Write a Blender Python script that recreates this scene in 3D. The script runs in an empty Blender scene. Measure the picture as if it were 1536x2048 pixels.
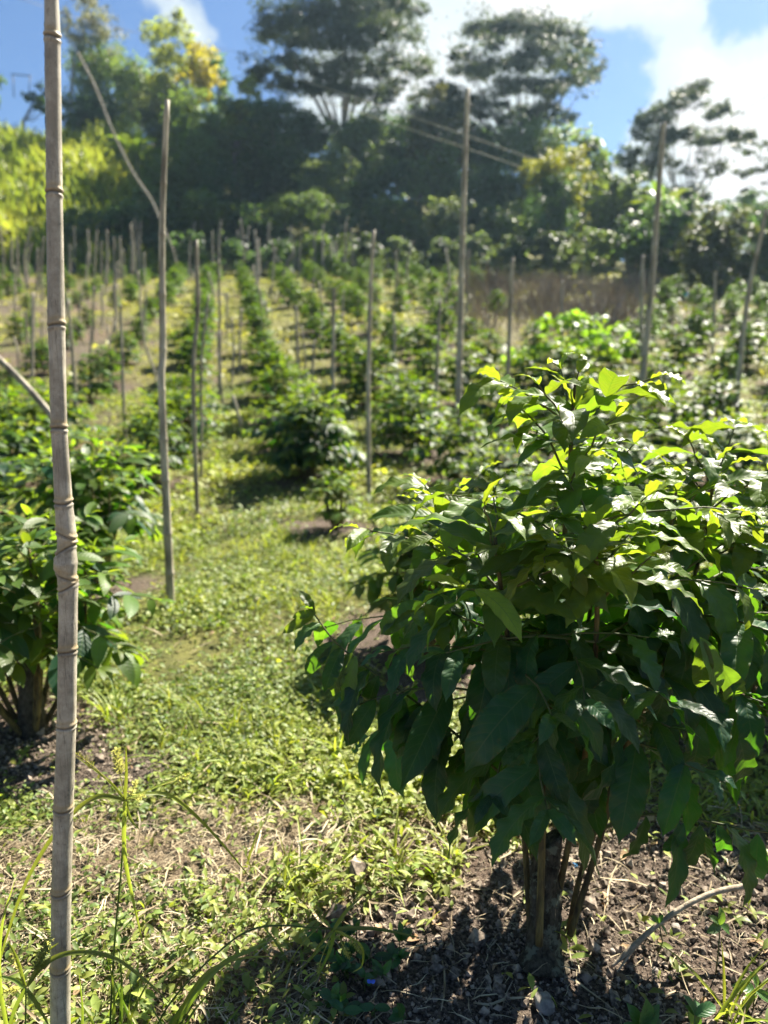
import bpy, math
import numpy as np
from mathutils import Vector, Matrix

scene = bpy.context.scene
COL = scene.collection
R = math.radians

# ------------------------------------------------------------------ camera
CAM_Z, PITCH, FPX = 1.45, R(10.0), 2048 * 26.0 / 36.0
cam_d = bpy.data.cameras.new('camera')
cam = bpy.data.objects.new('camera', cam_d)
COL.objects.link(cam)
cam.location = (0, 0, CAM_Z)
cam.rotation_euler = (R(90) - PITCH, 0, 0)
cam_d.sensor_fit = 'VERTICAL'
cam_d.sensor_height = 36.0
cam_d.lens = 26.0
cam_d.clip_start = 0.05
cam_d.clip_end = 2000
cam_d.dof.use_dof = True
cam_d.dof.focus_distance = 1.62
cam_d.dof.aperture_fstop = 2.3
scene.camera = cam

# ------------------------------------------------------------------ light
SUN_AZ, SUN_EL = R(52), R(45)          # azimuth measured from +X towards +Y
SUN = Vector((math.cos(SUN_AZ) * math.cos(SUN_EL), math.sin(SUN_AZ) * math.cos(SUN_EL), math.sin(SUN_EL)))
sun_d = bpy.data.lights.new('sun', 'SUN')
sun_d.energy = 5.0
sun_d.angle = R(0.5)
sun_d.color = (1.0, 0.93, 0.8)
sun = bpy.data.objects.new('sun', sun_d)
COL.objects.link(sun)
sun.rotation_euler = SUN.to_track_quat('Z', 'Y').to_euler()

scene.view_settings.view_transform = 'Standard'
scene.view_settings.look = 'None'
scene.view_settings.exposure = 2.0
scene.view_settings.gamma = 1.0
scene.cycles.use_denoising = True
scene.cycles.max_bounces = 6
scene.cycles.diffuse_bounces = 3
scene.cycles.glossy_bounces = 2
scene.cycles.transmission_bounces = 4
scene.cycles.transparent_max_bounces = 4
scene.cycles.volume_bounces = 0
scene.cycles.caustics_reflective = False
scene.cycles.caustics_refractive = False
scene.cycles.use_adaptive_sampling = True
scene.cycles.adaptive_threshold = 0.015
scene.cycles.sample_clamp_indirect = 4.0


def pdir(px, py):
    """world direction of a photo pixel (1536x2048 frame)"""
    a = np.array([(px - 768) / FPX, (1024 - py) / FPX])
    c, s = math.cos(PITCH), math.sin(PITCH)
    return np.array([a[0], c + a[1] * s, -s + a[1] * c])


def P(px, py, y):
    """the point at world depth y seen at a photo pixel"""
    d = pdir(px, py)
    return np.array([0, 0, CAM_Z]) + d * (y / d[1])


# ------------------------------------------------------------------ node helpers
class NT:
    def __init__(self, tree):
        self.t = tree
        self.n = tree.nodes
        self.n.clear()

    def new(self, typ, ins=None, **props):
        nd = self.n.new(typ)
        for k, v in props.items():
            setattr(nd, k, v)
        for k, v in (ins or {}).items():
            s = nd.inputs[k]
            if isinstance(v, bpy.types.NodeSocket):
                self.t.links.new(v, s)
            else:
                s.default_value = v
        return nd

    def math(self, op, a, b=None, c=None, clamp=False):
        nd = self.n.new('ShaderNodeMath')
        nd.operation = op
        nd.use_clamp = clamp
        for i, v in enumerate((a, b, c)):
            if v is None:
                continue
            if isinstance(v, bpy.types.NodeSocket):
                self.t.links.new(v, nd.inputs[i])
            else:
                nd.inputs[i].default_value = v
        return nd.outputs[0]

    def mix(self, fac, a, b, blend='MIX'):
        nd = self.n.new('ShaderNodeMix')
        nd.data_type = 'RGBA'
        nd.blend_type = blend
        nd.clamp_factor = True
        for key, v in ((0, fac), (6, a), (7, b)):
            s = nd.inputs[key]
            if isinstance(v, bpy.types.NodeSocket):
                self.t.links.new(v, s)
            elif key == 0:
                s.default_value = v
            else:
                s.default_value = (*v, 1.0) if len(v) == 3 else v
        return nd.outputs[2]

    def noise(self, vec, scale, detail=4, rough=0.55):
        nd = self.new('ShaderNodeTexNoise', {'Scale': scale, 'Detail': detail, 'Roughness': rough})
        if vec is not None:
            self.t.links.new(vec, nd.inputs['Vector'])
        return nd.outputs[0]

    def smooth(self, v, lo, hi, a=0.0, b=1.0):
        nd = self.new('ShaderNodeMapRange', {'From Min': lo, 'From Max': hi, 'To Min': a, 'To Max': b}, interpolation_type='SMOOTHSTEP')
        self.t.links.new(v, nd.inputs['Value'])
        return nd.outputs[0]

    def attr(self, name):
        return self.new('ShaderNodeAttribute', attribute_name=name)


def material(name):
    m = bpy.data.materials.new(name)
    m.use_nodes = True
    return m, NT(m.node_tree)


# ------------------------------------------------------------------ sky
world = bpy.data.worlds.new('World')
scene.world = world
world.use_nodes = True
w = NT(world.node_tree)
sky = w.new('ShaderNodeTexSky', sky_type='NISHITA', sun_disc=False, sun_elevation=SUN_EL,
            sun_rotation=math.pi / 2 - SUN_AZ, air_density=1.0, dust_density=0.5, ozone_density=2.0)
geo = w.new('ShaderNodeNewGeometry')
tc = w.new('ShaderNodeTexCoord')
dirv = tc.outputs['Generated']
warp = w.new('ShaderNodeTexNoise', {'Scale': 5.0, 'Detail': 6})
w.t.links.new(dirv, warp.inputs['Vector'])
wv = w.new('ShaderNodeVectorMath', {0: warp.outputs['Color'], 1: (0.5, 0.5, 0.5)}, operation='SUBTRACT')
wv2 = w.new('ShaderNodeVectorMath', {0: wv.outputs[0], 'Scale': 0.26}, operation='SCALE')
wd = w.new('ShaderNodeVectorMath', {0: dirv, 1: wv2.outputs[0]}, operation='ADD')
cn = w.noise(wd.outputs[0], 4.2, 7, 0.58)
acc = w.math('MULTIPLY', w.math('SUBTRACT', cn, 0.61), 3.0)
for (px, py, rad, amt) in ((1440, 130, 0.20, 1.0), (1300, -10, 0.10, 0.30), (900, 20, 0.16, 0.75), (1160, 20, 0.09, 0.45), (1500, 330, 0.13, 0.55),
                           (720, 260, 0.16, 0.35), (1235, 215, 0.06, -0.9), (1180, 330, 0.055, -0.6), (1330, 75, 0.05, -0.35),
                           (1450, 60, 0.05, -0.3), (40, 60, 0.20, -0.65), (15, 112, 0.035, 1.1), (430, 40, 0.10, -0.35), (310, 15, 0.06, 0.9),
                           (1500, 40, 0.07, -0.9), (1130, 110, 0.05, 0.3), (80, 40, 0.02, 0.4)):
    d = pdir(px, py)
    d = d / np.linalg.norm(d)
    dist = w.new('ShaderNodeVectorMath', {0: wd.outputs[0], 1: tuple(d)}, operation='DISTANCE').outputs['Value']
    acc = w.math('ADD', acc, w.smooth(dist, rad * 1.5, 0.0, 0.0, amt))
cmask = w.smooth(acc, 0.02, 0.36)
thick = w.smooth(acc, 0.3, 1.3)
ccol = w.mix(thick, (0.205, 0.232, 0.242), (0.285, 0.285, 0.285))
skys = w.mix(1.0, sky.outputs[0], (0.025, 0.030, 0.036), 'MULTIPLY')
fin = w.mix(cmask, skys, ccol)
bg = w.new('ShaderNodeBackground', {'Color': fin, 'Strength': 1.0})
wo = w.new('ShaderNodeOutputWorld', {'Surface': bg.outputs[0]})
# the sky itself stays at a daylight strength (about 0.1 of the physical sky), see skys above


# ------------------------------------------------------------------ noise + terrain
def _hash(ix, iy, seed):
    n = (ix.astype(np.int64) * 374761393 + iy.astype(np.int64) * 668265263 + seed * 1442695041) & 0x7fffffff
    n = ((n ^ (n >> 13)) * 1274126177) & 0x7fffffff
    n = n ^ (n >> 16)
    return (n & 0xffff) / 65535.0


def vnoise(x, y, seed=0):
    x = np.asarray(x, float); y = np.asarray(y, float)
    ix = np.floor(x); iy = np.floor(y)
    fx = x - ix; fy = y - iy
    fx = fx * fx * (3 - 2 * fx); fy = fy * fy * (3 - 2 * fy)
    a = _hash(ix, iy, seed); b = _hash(ix + 1, iy, seed); c = _hash(ix, iy + 1, seed); d = _hash(ix + 1, iy + 1, seed)
    return (a * (1 - fx) + b * fx) * (1 - fy) + (c * (1 - fx) + d * fx) * fy


def fbm(x, y, seed=0, octs=3):
    s = 0; a = 0.5; t = 0
    for o in range(octs):
        s = s + a * vnoise(x * 2 ** o + 17.3 * o, y * 2 ** o - 9.1 * o, seed + o); t += a; a *= 0.5
    return s / t


def sstep(v, a, b):
    t = np.clip((np.asarray(v, float) - a) / (b - a), 0, 1)
    return t * t * (3 - 2 * t)


def height(x, y):
    x = np.asarray(x, float); y = np.asarray(y, float)
    z = 0.21 * 1.8 * np.log1p(np.exp(np.clip((np.minimum(y, 46) - 8.5) / 1.8, -30, 30)))
    z = z + 0.33 * np.clip(y - 46, 0, 40) * (1 - 0.5 * sstep(x, 8, 22))
    left = sstep(x, -13, -24)
    z = z + left * (0.30 * np.clip(y - 45, 0, 20) + 2.2 * (fbm(x * .22 + 3, y * .22, 14, 3) - .5) * sstep(y, 46, 52))
    und = (fbm(x * 0.25, y * 0.25, 5, 2) - 0.5) * 0.35 * sstep(y, 6, 18) + (fbm(x * 1.1, y * 1.1, 9, 2) - 0.5) * 0.10 * sstep(np.hypot(x, y), 2.0, 5)
    near = (fbm(x * 5, y * 5, 3, 3) - 0.5) * 0.035 * (1 - sstep(y, 9, 14))
    return z + und + near


def ray(px, py):
    """where the ray of a photo pixel meets the ground"""
    d = pdir(px, py)
    t0 = 0.8
    o = np.array([0, 0, CAM_Z])
    t = 0.8
    while t < 120:
        p = o + d * t
        if p[2] < height(p[0], p[1]):
            a, b = t0, t
            for _ in range(30):
                m = (a + b) / 2
                q = o + d * m
                if q[2] < height(q[0], q[1]):
                    b = m
                else:
                    a = m
            q = o + d * b
            return np.array([q[0], q[1], height(q[0], q[1])])
        t0 = t
        t *= 1.01
    p = o + d * 60
    return np.array([p[0], p[1], float(height(p[0], p[1]))])


def pxof(x, y):
    return 768 + FPX * x / np.maximum(y, 0.1)


# ------------------------------------------------------------------ mesh helpers
def norm(v):
    v = np.asarray(v, float)
    return v / np.maximum(np.linalg.norm(v, axis=-1, keepdims=True), 1e-9)


class Geo:
    def __init__(self):
        self.V = []; self.Q = []; self.T = []; self.uv = []; self.rnd = []; self.age = []; self.qm = []; self.tm = []
        self.n = 0

    def add(self, V, Q=None, T=None, uv=None, rnd=0.0, age=0.0, mat=0):
        V = np.asarray(V, float)
        k = len(V)
        self.V.append(V)
        self.uv.append(np.zeros((k, 2)) if uv is None else uv)
        self.rnd.append(np.full(k, rnd) if np.isscalar(rnd) else rnd)
        self.age.append(np.full(k, age) if np.isscalar(age) else age)
        if Q is not None and len(Q):
            Q = np.asarray(Q); self.Q.append(Q + self.n); self.qm.append(np.full(len(Q), mat))
        if T is not None and len(T):
            T = np.asarray(T); self.T.append(T + self.n); self.tm.append(np.full(len(T), mat))
        self.n += k

    def inst(self, tpl, Rm, O, S, rnd, age=None, mat=0):
        v, q, t, uv = tpl
        k = len(O)
        if k == 0:
            return
        S = np.asarray(S, float)
        S = S.reshape(k, 1, -1) if S.ndim > 1 else S.reshape(k, 1, 1)
        W = np.einsum('kij,knj->kni', Rm, v[None] * S) + np.asarray(O)[:, None, :]
        n = len(v)
        off = (np.arange(k) * n)[:, None, None]
        Q = (q[None] + off).reshape(-1, 4) if q is not None and len(q) else None
        T = (t[None] + off).reshape(-1, 3) if t is not None and len(t) else None
        self.add(W.reshape(-1, 3), Q, T, np.tile(uv, (k, 1)), np.repeat(rnd, n), np.repeat(age, n) if age is not None else 0.0, mat)

    def mesh(self, name, mats, smooth=True):
        me = bpy.data.meshes.new(name)
        V = np.concatenate(self.V).astype(np.float32)
        Q = np.concatenate(self.Q).astype(np.int32) if self.Q else np.zeros((0, 4), np.int32)
        T = np.concatenate(self.T).astype(np.int32) if self.T else np.zeros((0, 3), np.int32)
        me.vertices.add(len(V)); me.vertices.foreach_set('co', V.ravel())
        loops = np.concatenate([Q.ravel(), T.ravel()])
        me.loops.add(len(loops)); me.loops.foreach_set('vertex_index', loops)
        nq, nt = len(Q), len(T)
        me.polygons.add(nq + nt)
        st = np.concatenate([np.arange(nq) * 4, nq * 4 + np.arange(nt) * 3]).astype(np.int32)
        me.polygons.foreach_set('loop_start', st)
        mi = np.concatenate((self.qm or [np.zeros(0)]) + (self.tm or [np.zeros(0)])).astype(np.int32)
        me.polygons.foreach_set('material_index', mi)
        me.polygons.foreach_set('use_smooth', np.full(nq + nt, smooth))
        uv = np.concatenate(self.uv).astype(np.float32)
        ul = me.uv_layers.new(name='UVMap')
        ul.data.foreach_set('uv', uv[loops].ravel())
        for nm, arr in (('rnd', self.rnd), ('age', self.age)):
            a = me.attributes.new(nm, 'FLOAT', 'POINT')
            a.data.foreach_set('value', np.concatenate(arr).astype(np.float32))
        me.update(calc_edges=True)
        for m in mats:
            me.materials.append(m)
        return me

    def build(self, name, mats, parent=None, smooth=True):
        if self.n == 0:
            return None
        if not isinstance(mats, (list, tuple)):
            mats = [mats]
        o = bpy.data.objects.new(name, self.mesh(name, mats, smooth))
        COL.objects.link(o)
        if parent is not None:
            o.parent = parent
        return o


def tag(o, label=None, cat=None, group=None, kind=None):
    if label: o['label'] = label
    if cat: o['category'] = cat
    if group: o['group'] = group
    if kind: o['kind'] = kind
    return o


def empty(name, loc, label, cat, group=None):
    o = bpy.data.objects.new(name, None)
    o.empty_display_size = 0.1
    COL.objects.link(o)
    o.location = tuple(float(c) for c in loc)
    return tag(o, label, cat, group)


def frames(d, n):
    """rotation matrices whose columns are width, length, normal"""
    d = norm(d); x = norm(np.cross(d, n)); z = np.cross(x, d)
    return np.stack([x, d, z], axis=-1)


def smoothpath(pts, k):
    """Catmull-Rom through pts, k steps a span"""
    p = np.asarray(pts, float)
    p = np.concatenate([[2 * p[0] - p[1]], p, [2 * p[-1] - p[-2]]])
    out = []
    for i in range(1, len(p) - 2):
        for t in np.arange(k) / k:
            out.append(0.5 * (2 * p[i] + (p[i + 1] - p[i - 1]) * t + (2 * p[i - 1] - 5 * p[i] + 4 * p[i + 1] - p[i + 2]) * t * t
                              + (-p[i - 1] + 3 * p[i] - 3 * p[i + 1] + p[i + 2]) * t ** 3))
    out.append(p[-2])
    return np.array(out)


def tube(path, rad, seg=8, cap=True):
    path = np.asarray(path, float)
    n = len(path)
    rad = np.full(n, rad) if np.isscalar(rad) else np.asarray(rad, float)
    tan = norm(np.gradient(path, axis=0))
    ref = np.array([0.13, 0.99, 0.05]) if abs(tan[0][1]) < 0.9 else np.array([1.0, 0, 0])
    a = norm(np.cross(tan, ref)); b = np.cross(tan, a)
    th = np.arange(seg) / seg * 2 * np.pi
    V = path[:, None] + rad[:, None, None] * (a[:, None] * np.cos(th)[None, :, None] + b[:, None] * np.sin(th)[None, :, None])
    V = V.reshape(-1, 3)
    i = np.arange(n - 1)[:, None] * seg; j = np.arange(seg)[None]; j2 = (j + 1) % seg
    Q = np.stack([i + j, i + j2, i + seg + j2, i + seg + j], -1).reshape(-1, 4)
    L = np.concatenate([[0], np.cumsum(np.linalg.norm(np.diff(path, axis=0), axis=1))])
    uv = np.stack([np.tile(np.arange(seg) / seg, n), np.repeat(L, seg)], -1)
    T = []
    if cap:
        V = np.concatenate([V, [path[0], path[-1]]])
        uv = np.concatenate([uv, [[0, 0], [0, L[-1]]]])
        for k in range(seg):
            T.append([n * seg, (k + 1) % seg, k]); T.append([n * seg + 1, (n - 1) * seg + k, (n - 1) * seg + (k + 1) % seg])
    return V, Q, (np.array(T) if T else None), uv


def ribbon(path, width, up=(0, 0, 1), fold=0.25):
    """a folded grass blade"""
    path = np.asarray(path, float); n = len(path)
    width = np.full(n, width) if np.isscalar(width) else np.asarray(width)
    tan = norm(np.gradient(path, axis=0))
    s = norm(np.cross(tan, np.asarray(up, float) + 0.01)); nn = np.cross(s, tan)
    V = np.stack([path - s * width[:, None] / 2 + nn * (fold * width)[:, None], path, path + s * width[:, None] / 2 + nn * (fold * width)[:, None]], 1).reshape(-1, 3)
    Q = []
    for i in range(n - 1):
        for j in (0, 1):
            Q.append([i * 3 + j, i * 3 + j + 1, i * 3 + 4 + j, i * 3 + 3 + j])
    uv = np.stack([np.tile([0, .5, 1], n), np.repeat(np.linspace(0, 1, n), 3)], -1)
    return V, np.array(Q), None, uv


def leaf_tpl(nl, nh, W=0.2, droop=0.5, fold=0.25, wave=0.0, nw=4.0, ph=0.0, petiole=0.05, acum=True, twist=0.0):
    """a leaf of length 1 along +Y, blade normal +Z"""
    u = np.linspace(0, 1, nl + 1)
    if nl <= 3:
        u = u ** 0.9
    f = (np.clip(4 * u * (1 - u), 0, 1)) ** 0.72 * (1.12 - 0.24 * u)
    if acum:
        k = 0.8
        fk = (4 * k * (1 - k)) ** 0.72 * (1.12 - 0.24 * k)
        f = np.where(u > k, fk * (np.clip(1 - u, 0, 1) / (1 - k)) ** 1.35, f)
    f = np.where(u < petiole, 0.05, f); f[0] = 0.05
    f = np.maximum(f, 0.012)
    wd_ = W * f
    ang = -droop * u ** 1.2
    dy = np.cos(ang); dz = np.sin(ang)
    y = np.concatenate([[0], np.cumsum((dy[1:] + dy[:-1]) / 2 * np.diff(u))])
    z = np.concatenate([[0], np.cumsum((dz[1:] + dz[:-1]) / 2 * np.diff(u))])
    v = np.linspace(-1, 1, 2 * nh + 1)
    U, VV = np.meshgrid(u, v, indexing='ij')
    av = np.abs(VV)
    hgt = fold * av * wd_[:, None] * (1 - 0.45 * av) + wave * W * av ** 1.6 * np.sin(2 * np.pi * nw * U + ph + np.where(VV > 0, 1.9, 0)) * np.sin(np.pi * U)
    X = VV * wd_[:, None] * (1 - 0.18 * fold * av)
    tw = twist * U
    X2 = X * np.cos(tw) - hgt * np.sin(tw); H2 = X * np.sin(tw) + hgt * np.cos(tw)
    Y = y[:, None] + (-dz)[:, None] * H2
    Z = z[:, None] + dy[:, None] * H2
    V = np.stack([X2, Y, Z], -1).reshape(-1, 3)
    m = 2 * nh + 1
    Q = []
    for i in range(nl):
        for j in range(m - 1):
            Q.append([i * m + j, i * m + j + 1, (i + 1) * m + j + 1, (i + 1) * m + j])
    uv = np.stack([VV * 0.5 + 0.5, U], -1).reshape(-1, 2)
    return V, np.array(Q), None, uv


# ------------------------------------------------------------------ materials
def leaf_material(name, dark, young, t_dark, t_young, rough=0.36, trans=0.42, veins=True, spec=0.5, nveins=11.0, bumpd=0.22):
    m, n = material(name)
    age = n.attr('age').outputs['Fac']; rnd = n.attr('rnd').outputs['Fac']
    base = n.mix(age, dark, young)
    tcol = n.mix(age, t_dark, t_young)
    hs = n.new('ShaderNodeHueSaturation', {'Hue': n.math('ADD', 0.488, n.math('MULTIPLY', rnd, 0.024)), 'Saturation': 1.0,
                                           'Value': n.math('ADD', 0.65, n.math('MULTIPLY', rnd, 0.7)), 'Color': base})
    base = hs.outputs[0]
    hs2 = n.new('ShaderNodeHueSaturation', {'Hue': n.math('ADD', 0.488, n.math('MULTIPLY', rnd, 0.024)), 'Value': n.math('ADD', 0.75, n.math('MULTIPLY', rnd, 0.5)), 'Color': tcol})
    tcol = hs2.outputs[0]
    nrm = None
    if veins:
        uvn = n.new('ShaderNodeUVMap', uv_map='UVMap')
        sep = n.new('ShaderNodeSeparateXYZ', {0: uvn.outputs[0]})
        av = n.math('ABSOLUTE', n.math('MULTIPLY', n.math('SUBTRACT', sep.outputs[0], 0.5), 2.0))
        ph = n.math('SUBTRACT', n.math('MULTIPLY', sep.outputs[1], nveins), n.math('MULTIPLY', n.math('POWER', av, 1.3), 1.7))
        tri = n.math('ABSOLUTE', n.math('SUBTRACT', n.math('FRACT', ph), 0.5))      # 0 on the vein
        vein = n.smooth(tri, 0.09, 0.0)
        mid = n.smooth(av, 0.055, 0.0)
        vv = n.math('MAXIMUM', n.math('MULTIPLY', vein, 0.45), mid)
        base = n.mix(n.math('MULTIPLY', vv, 0.55), base, (0.16, 0.24, 0.07))
        tcol = n.mix(n.math('MULTIPLY', vv, 0.75), tcol, (0.10, 0.19, 0.01))
        mot = n.noise(n.new('ShaderNodeTexCoord').outputs['Object'], 28, 3)
        tcol = n.mix(n.math('MULTIPLY', n.smooth(mot, 0.35, 0.7), 0.35), tcol, (0.12, 0.26, 0.01))
        nz = n.noise(n.new('ShaderNodeTexCoord').outputs['Object'], 90, 3)
        hgt = n.math('ADD', n.math('MULTIPLY', n.smooth(tri, 0.0, 0.35), 1.0), n.math('MULTIPLY', nz, 0.25))
        hgt = n.math('SUBTRACT', hgt, n.math('MULTIPLY', mid, 0.8))
        bp = n.new('ShaderNodeBump', {'Strength': bumpd, 'Distance': 0.003, 'Height': hgt})
        nrm = bp.outputs[0]
        sp = n.noise(n.new('ShaderNodeTexCoord').outputs['Object'], 45, 4)
        base = n.mix(n.math('MULTIPLY', n.smooth(sp, 0.64, 0.74), 0.6), base, (0.10, 0.085, 0.03))
        sp2 = n.noise(n.new('ShaderNodeTexCoord').outputs['Object'], 130, 2)
        edge = n.math('MULTIPLY', n.smooth(av, 0.80, 1.0), n.smooth(sp2, 0.50, 0.60))
        base = n.mix(n.math('MULTIPLY', edge, 0.8), base, (0.13, 0.08, 0.03))
        dust = n.noise(n.new('ShaderNodeTexCoord').outputs['Object'], 12, 4)
        base = n.mix(n.math('MULTIPLY', n.smooth(dust, 0.5, 0.75), 0.22), base, (0.13, 0.14, 0.11))
    pb = n.new('ShaderNodeBsdfPrincipled', {'Base Color': base, 'Roughness': rough, 'Specular IOR Level': spec})
    tr = n.new('ShaderNodeBsdfTranslucent', {'Color': tcol})
    if nrm is not None:
        n.t.links.new(nrm, pb.inputs['Normal'])
    mx = n.new('ShaderNodeMixShader', {0: n.math('ADD', trans - 0.12, n.math('MULTIPLY', age, 0.14)), 1: pb.outputs[0], 2: tr.outputs[0]})
    n.new('ShaderNodeOutputMaterial', {'Surface': mx.outputs[0]})
    return m


M_LEAF = leaf_material('coffee_leaf', (0.013, 0.048, 0.026), (0.14, 0.21, 0.025), (0.10, 0.30, 0.010), (0.44, 0.52, 0.025), trans=.50, spec=.27, rough=.42, bumpd=.22)
M_LEAF_FAR = leaf_material('coffee_leaf_plain', (0.011, 0.038, 0.020), (0.12, 0.20, 0.02), (0.035, 0.14, 0.005), (0.50, 0.64, 0.02), veins=False, rough=0.5, spec=.24)
M_COVER = leaf_material('ground_leaf', (0.085, 0.13, 0.030), (0.34, 0.37, 0.085), (0.22, 0.36, 0.015), (0.60, 0.64, 0.05), veins=False, rough=0.5, trans=0.38, spec=0.35)
M_FIELD = leaf_material('field_grass', (0.16, 0.18, 0.04), (0.40, 0.37, 0.09), (0.34, 0.38, 0.03), (0.60, 0.58, 0.08), veins=False, rough=0.5, trans=0.38, spec=0.3)
M_BLADE = leaf_material('grass_blade', (0.06, 0.12, 0.025), (0.22, 0.26, 0.04), (0.20, 0.34, 0.02), (0.50, 0.56, 0.05), veins=False, rough=0.42, trans=0.4)
M_HERB = leaf_material('herb_leaf', (0.02, 0.075, 0.03), (0.10, 0.19, 0.03), (0.09, 0.26, 0.02), (0.3, 0.45, 0.04), nveins=6, rough=0.45)


def simple(name, c1, c2, scale, rough=0.85, bump=0.3, stretch=None, spec=0.25, dist=0.01, detail=5):
    m, n = material(name)
    tcn = n.new('ShaderNodeTexCoord')
    vec = tcn.outputs['Object']
    if stretch:
        mp = n.new('ShaderNodeMapping', {0: vec, 'Scale': stretch})
        vec = mp.outputs[0]
    f = n.noise(vec, scale, detail, 0.62)
    rn = n.attr('rnd').outputs['Fac']
    col = n.mix(n.smooth(f, 0.3, 0.7), c1, c2)
    col = n.new('ShaderNodeHueSaturation', {'Value': n.math('ADD', 0.75, n.math('MULTIPLY', rn, 0.5)), 'Color': col}).outputs[0]
    bp = n.new('ShaderNodeBump', {'Strength': bump, 'Distance': dist, 'Height': f})
    pb = n.new('ShaderNodeBsdfPrincipled', {'Base Color': col, 'Roughness': rough, 'Specular IOR Level': spec, 'Normal': bp.outputs[0]})
    n.new('ShaderNodeOutputMaterial', {'Surface': pb.outputs[0]})
    return m


M_TWIG = simple('green_twig', (0.06, 0.085, 0.025), (0.14, 0.13, 0.05), 30, 0.6)
M_STEM = simple('young_coffee_stem', (0.04, 0.03, 0.018), (0.17, 0.13, 0.045), 22, 0.75, stretch=(3, 3, .5), bump=.7)
M_TRUNK = simple('coffee_bark', (0.05, 0.042, 0.03), (0.14, 0.12, 0.09), 40, 0.9, bump=.8)
M_STRAW = simple('straw', (0.19, 0.14, 0.08), (0.54, 0.46, 0.31), 9, 0.8, detail=2)
M_DRYLEAF = simple('dry_leaf', (0.20, 0.12, 0.06), (0.36, 0.25, 0.14), 18, 0.75)
M_CRUMB = simple('soil_crumb', (0.055, 0.042, 0.033), (0.36, 0.29, 0.225), 45, 0.95, detail=2)
M_STONE = simple('stone', (0.20, 0.17, 0.15), (0.40, 0.36, 0.32), 35, 0.9, bump=.6)
M_STICK = simple('dry_stick', (0.22, 0.17, 0.12), (0.40, 0.34, 0.26), 50, 0.8, stretch=(1, 1, 1), bump=.6)
M_TREEBARK = simple('tree_bark', (0.10, 0.09, 0.075), (0.26, 0.24, 0.20), 3.0, 0.95)
M_POLE = simple('weathered_bamboo', (0.13, 0.11, 0.08), (0.44, 0.385, 0.285), 4, 0.65, stretch=(5, 5, .9), bump=.3)
M_CORD = simple('pale_cord', (0.42, 0.38, 0.20), (0.55, 0.50, 0.30), 8, 0.7)
M_WIRE = simple('dark_wire', (0.04, 0.04, 0.04), (0.07, 0.07, 0.07), 8, 0.6)
M_BLUE = simple('blue_plastic', (0.02, 0.22, 0.50), (0.05, 0.34, 0.62), 20, 0.4)
M_SPIKE = simple('sedge_spikelet', (0.30, 0.30, 0.05), (0.44, 0.42, 0.09), 60, 0.7)
M_BRUSH = simple('dry_brush_stem', (0.12, 0.10, 0.072), (0.36, 0.30, 0.225), 1.0, 0.9, detail=2)
M_PETAL = simple('blue_petal', (0.06, 0.12, 0.6), (0.10, 0.20, 0.7), 50, 0.6)


def bamboo_material():
    m, n = material('foreground_bamboo')
    tcn = n.new('ShaderNodeTexCoord')
    uvn = n.new('ShaderNodeUVMap', uv_map='UVMap')
    mp = n.new('ShaderNodeMapping', {0: tcn.outputs['Object'], 'Scale': (1, 1, 0.07)})
    streak = n.noise(mp.outputs[0], 220, 4, 0.6)
    blot = n.noise(tcn.outputs['Object'], 16, 6, 0.7)
    fine = n.noise(tcn.outputs['Object'], 420, 3, 0.6)
    col = n.mix(n.smooth(blot, 0.35, 0.68), (0.28, 0.25, 0.19), (0.50, 0.455, 0.36))
    col = n.mix(n.math('MULTIPLY', n.smooth(streak, 0.5, 0.75), 0.4), col, (0.17, 0.13, 0.09))
    col = n.mix(n.math('MULTIPLY', n.smooth(fine, 0.55, 0.72), 0.4), col, (0.16, 0.13, 0.10))
    lich = n.noise(tcn.outputs['Object'], 60, 5, 0.7)
    col = n.mix(n.math('MULTIPLY', n.smooth(lich, 0.58, 0.70), 0.6), col, (0.12, 0.11, 0.085))
    mould = n.noise(tcn.outputs['Object'], 9, 6, 0.75)
    col = n.mix(n.math('MULTIPLY', n.smooth(mould, 0.52, 0.66), 0.5), col, (0.16, 0.145, 0.12))
    mp2 = n.new('ShaderNodeMapping', {0: tcn.outputs['Object'], 'Scale': (1, 1, 0.03)})
    crk = n.noise(mp2.outputs[0], 120, 2, 0.5)
    col = n.mix(n.math('MULTIPLY', n.smooth(n.math('ABSOLUTE', n.math('SUBTRACT', crk, 0.5)), 0.012, 0.0), 0.55), col, (0.06, 0.045, 0.03))
    node = n.attr('age').outputs['Fac']
    col = n.mix(n.math('MULTIPLY', node, 0.9), col, (0.045, 0.03, 0.018))
    ylw = n.attr('rnd').outputs['Fac']
    col = n.mix(n.math('MULTIPLY', ylw, 0.6), col, (0.36, 0.25, 0.09))
    hb = n.math('ADD', n.math('MULTIPLY', streak, 0.7), n.math('MULTIPLY', fine, 0.5))
    bp = n.new('ShaderNodeBump', {'Strength': 0.35, 'Distance': 0.002, 'Height': hb})
    pb = n.new('ShaderNodeBsdfPrincipled', {'Base Color': col, 'Roughness': 0.55, 'Specular IOR Level': 0.35, 'Normal': bp.outputs[0]})
    n.new('ShaderNodeOutputMaterial', {'Surface': pb.outputs[0]})
    return m


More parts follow.
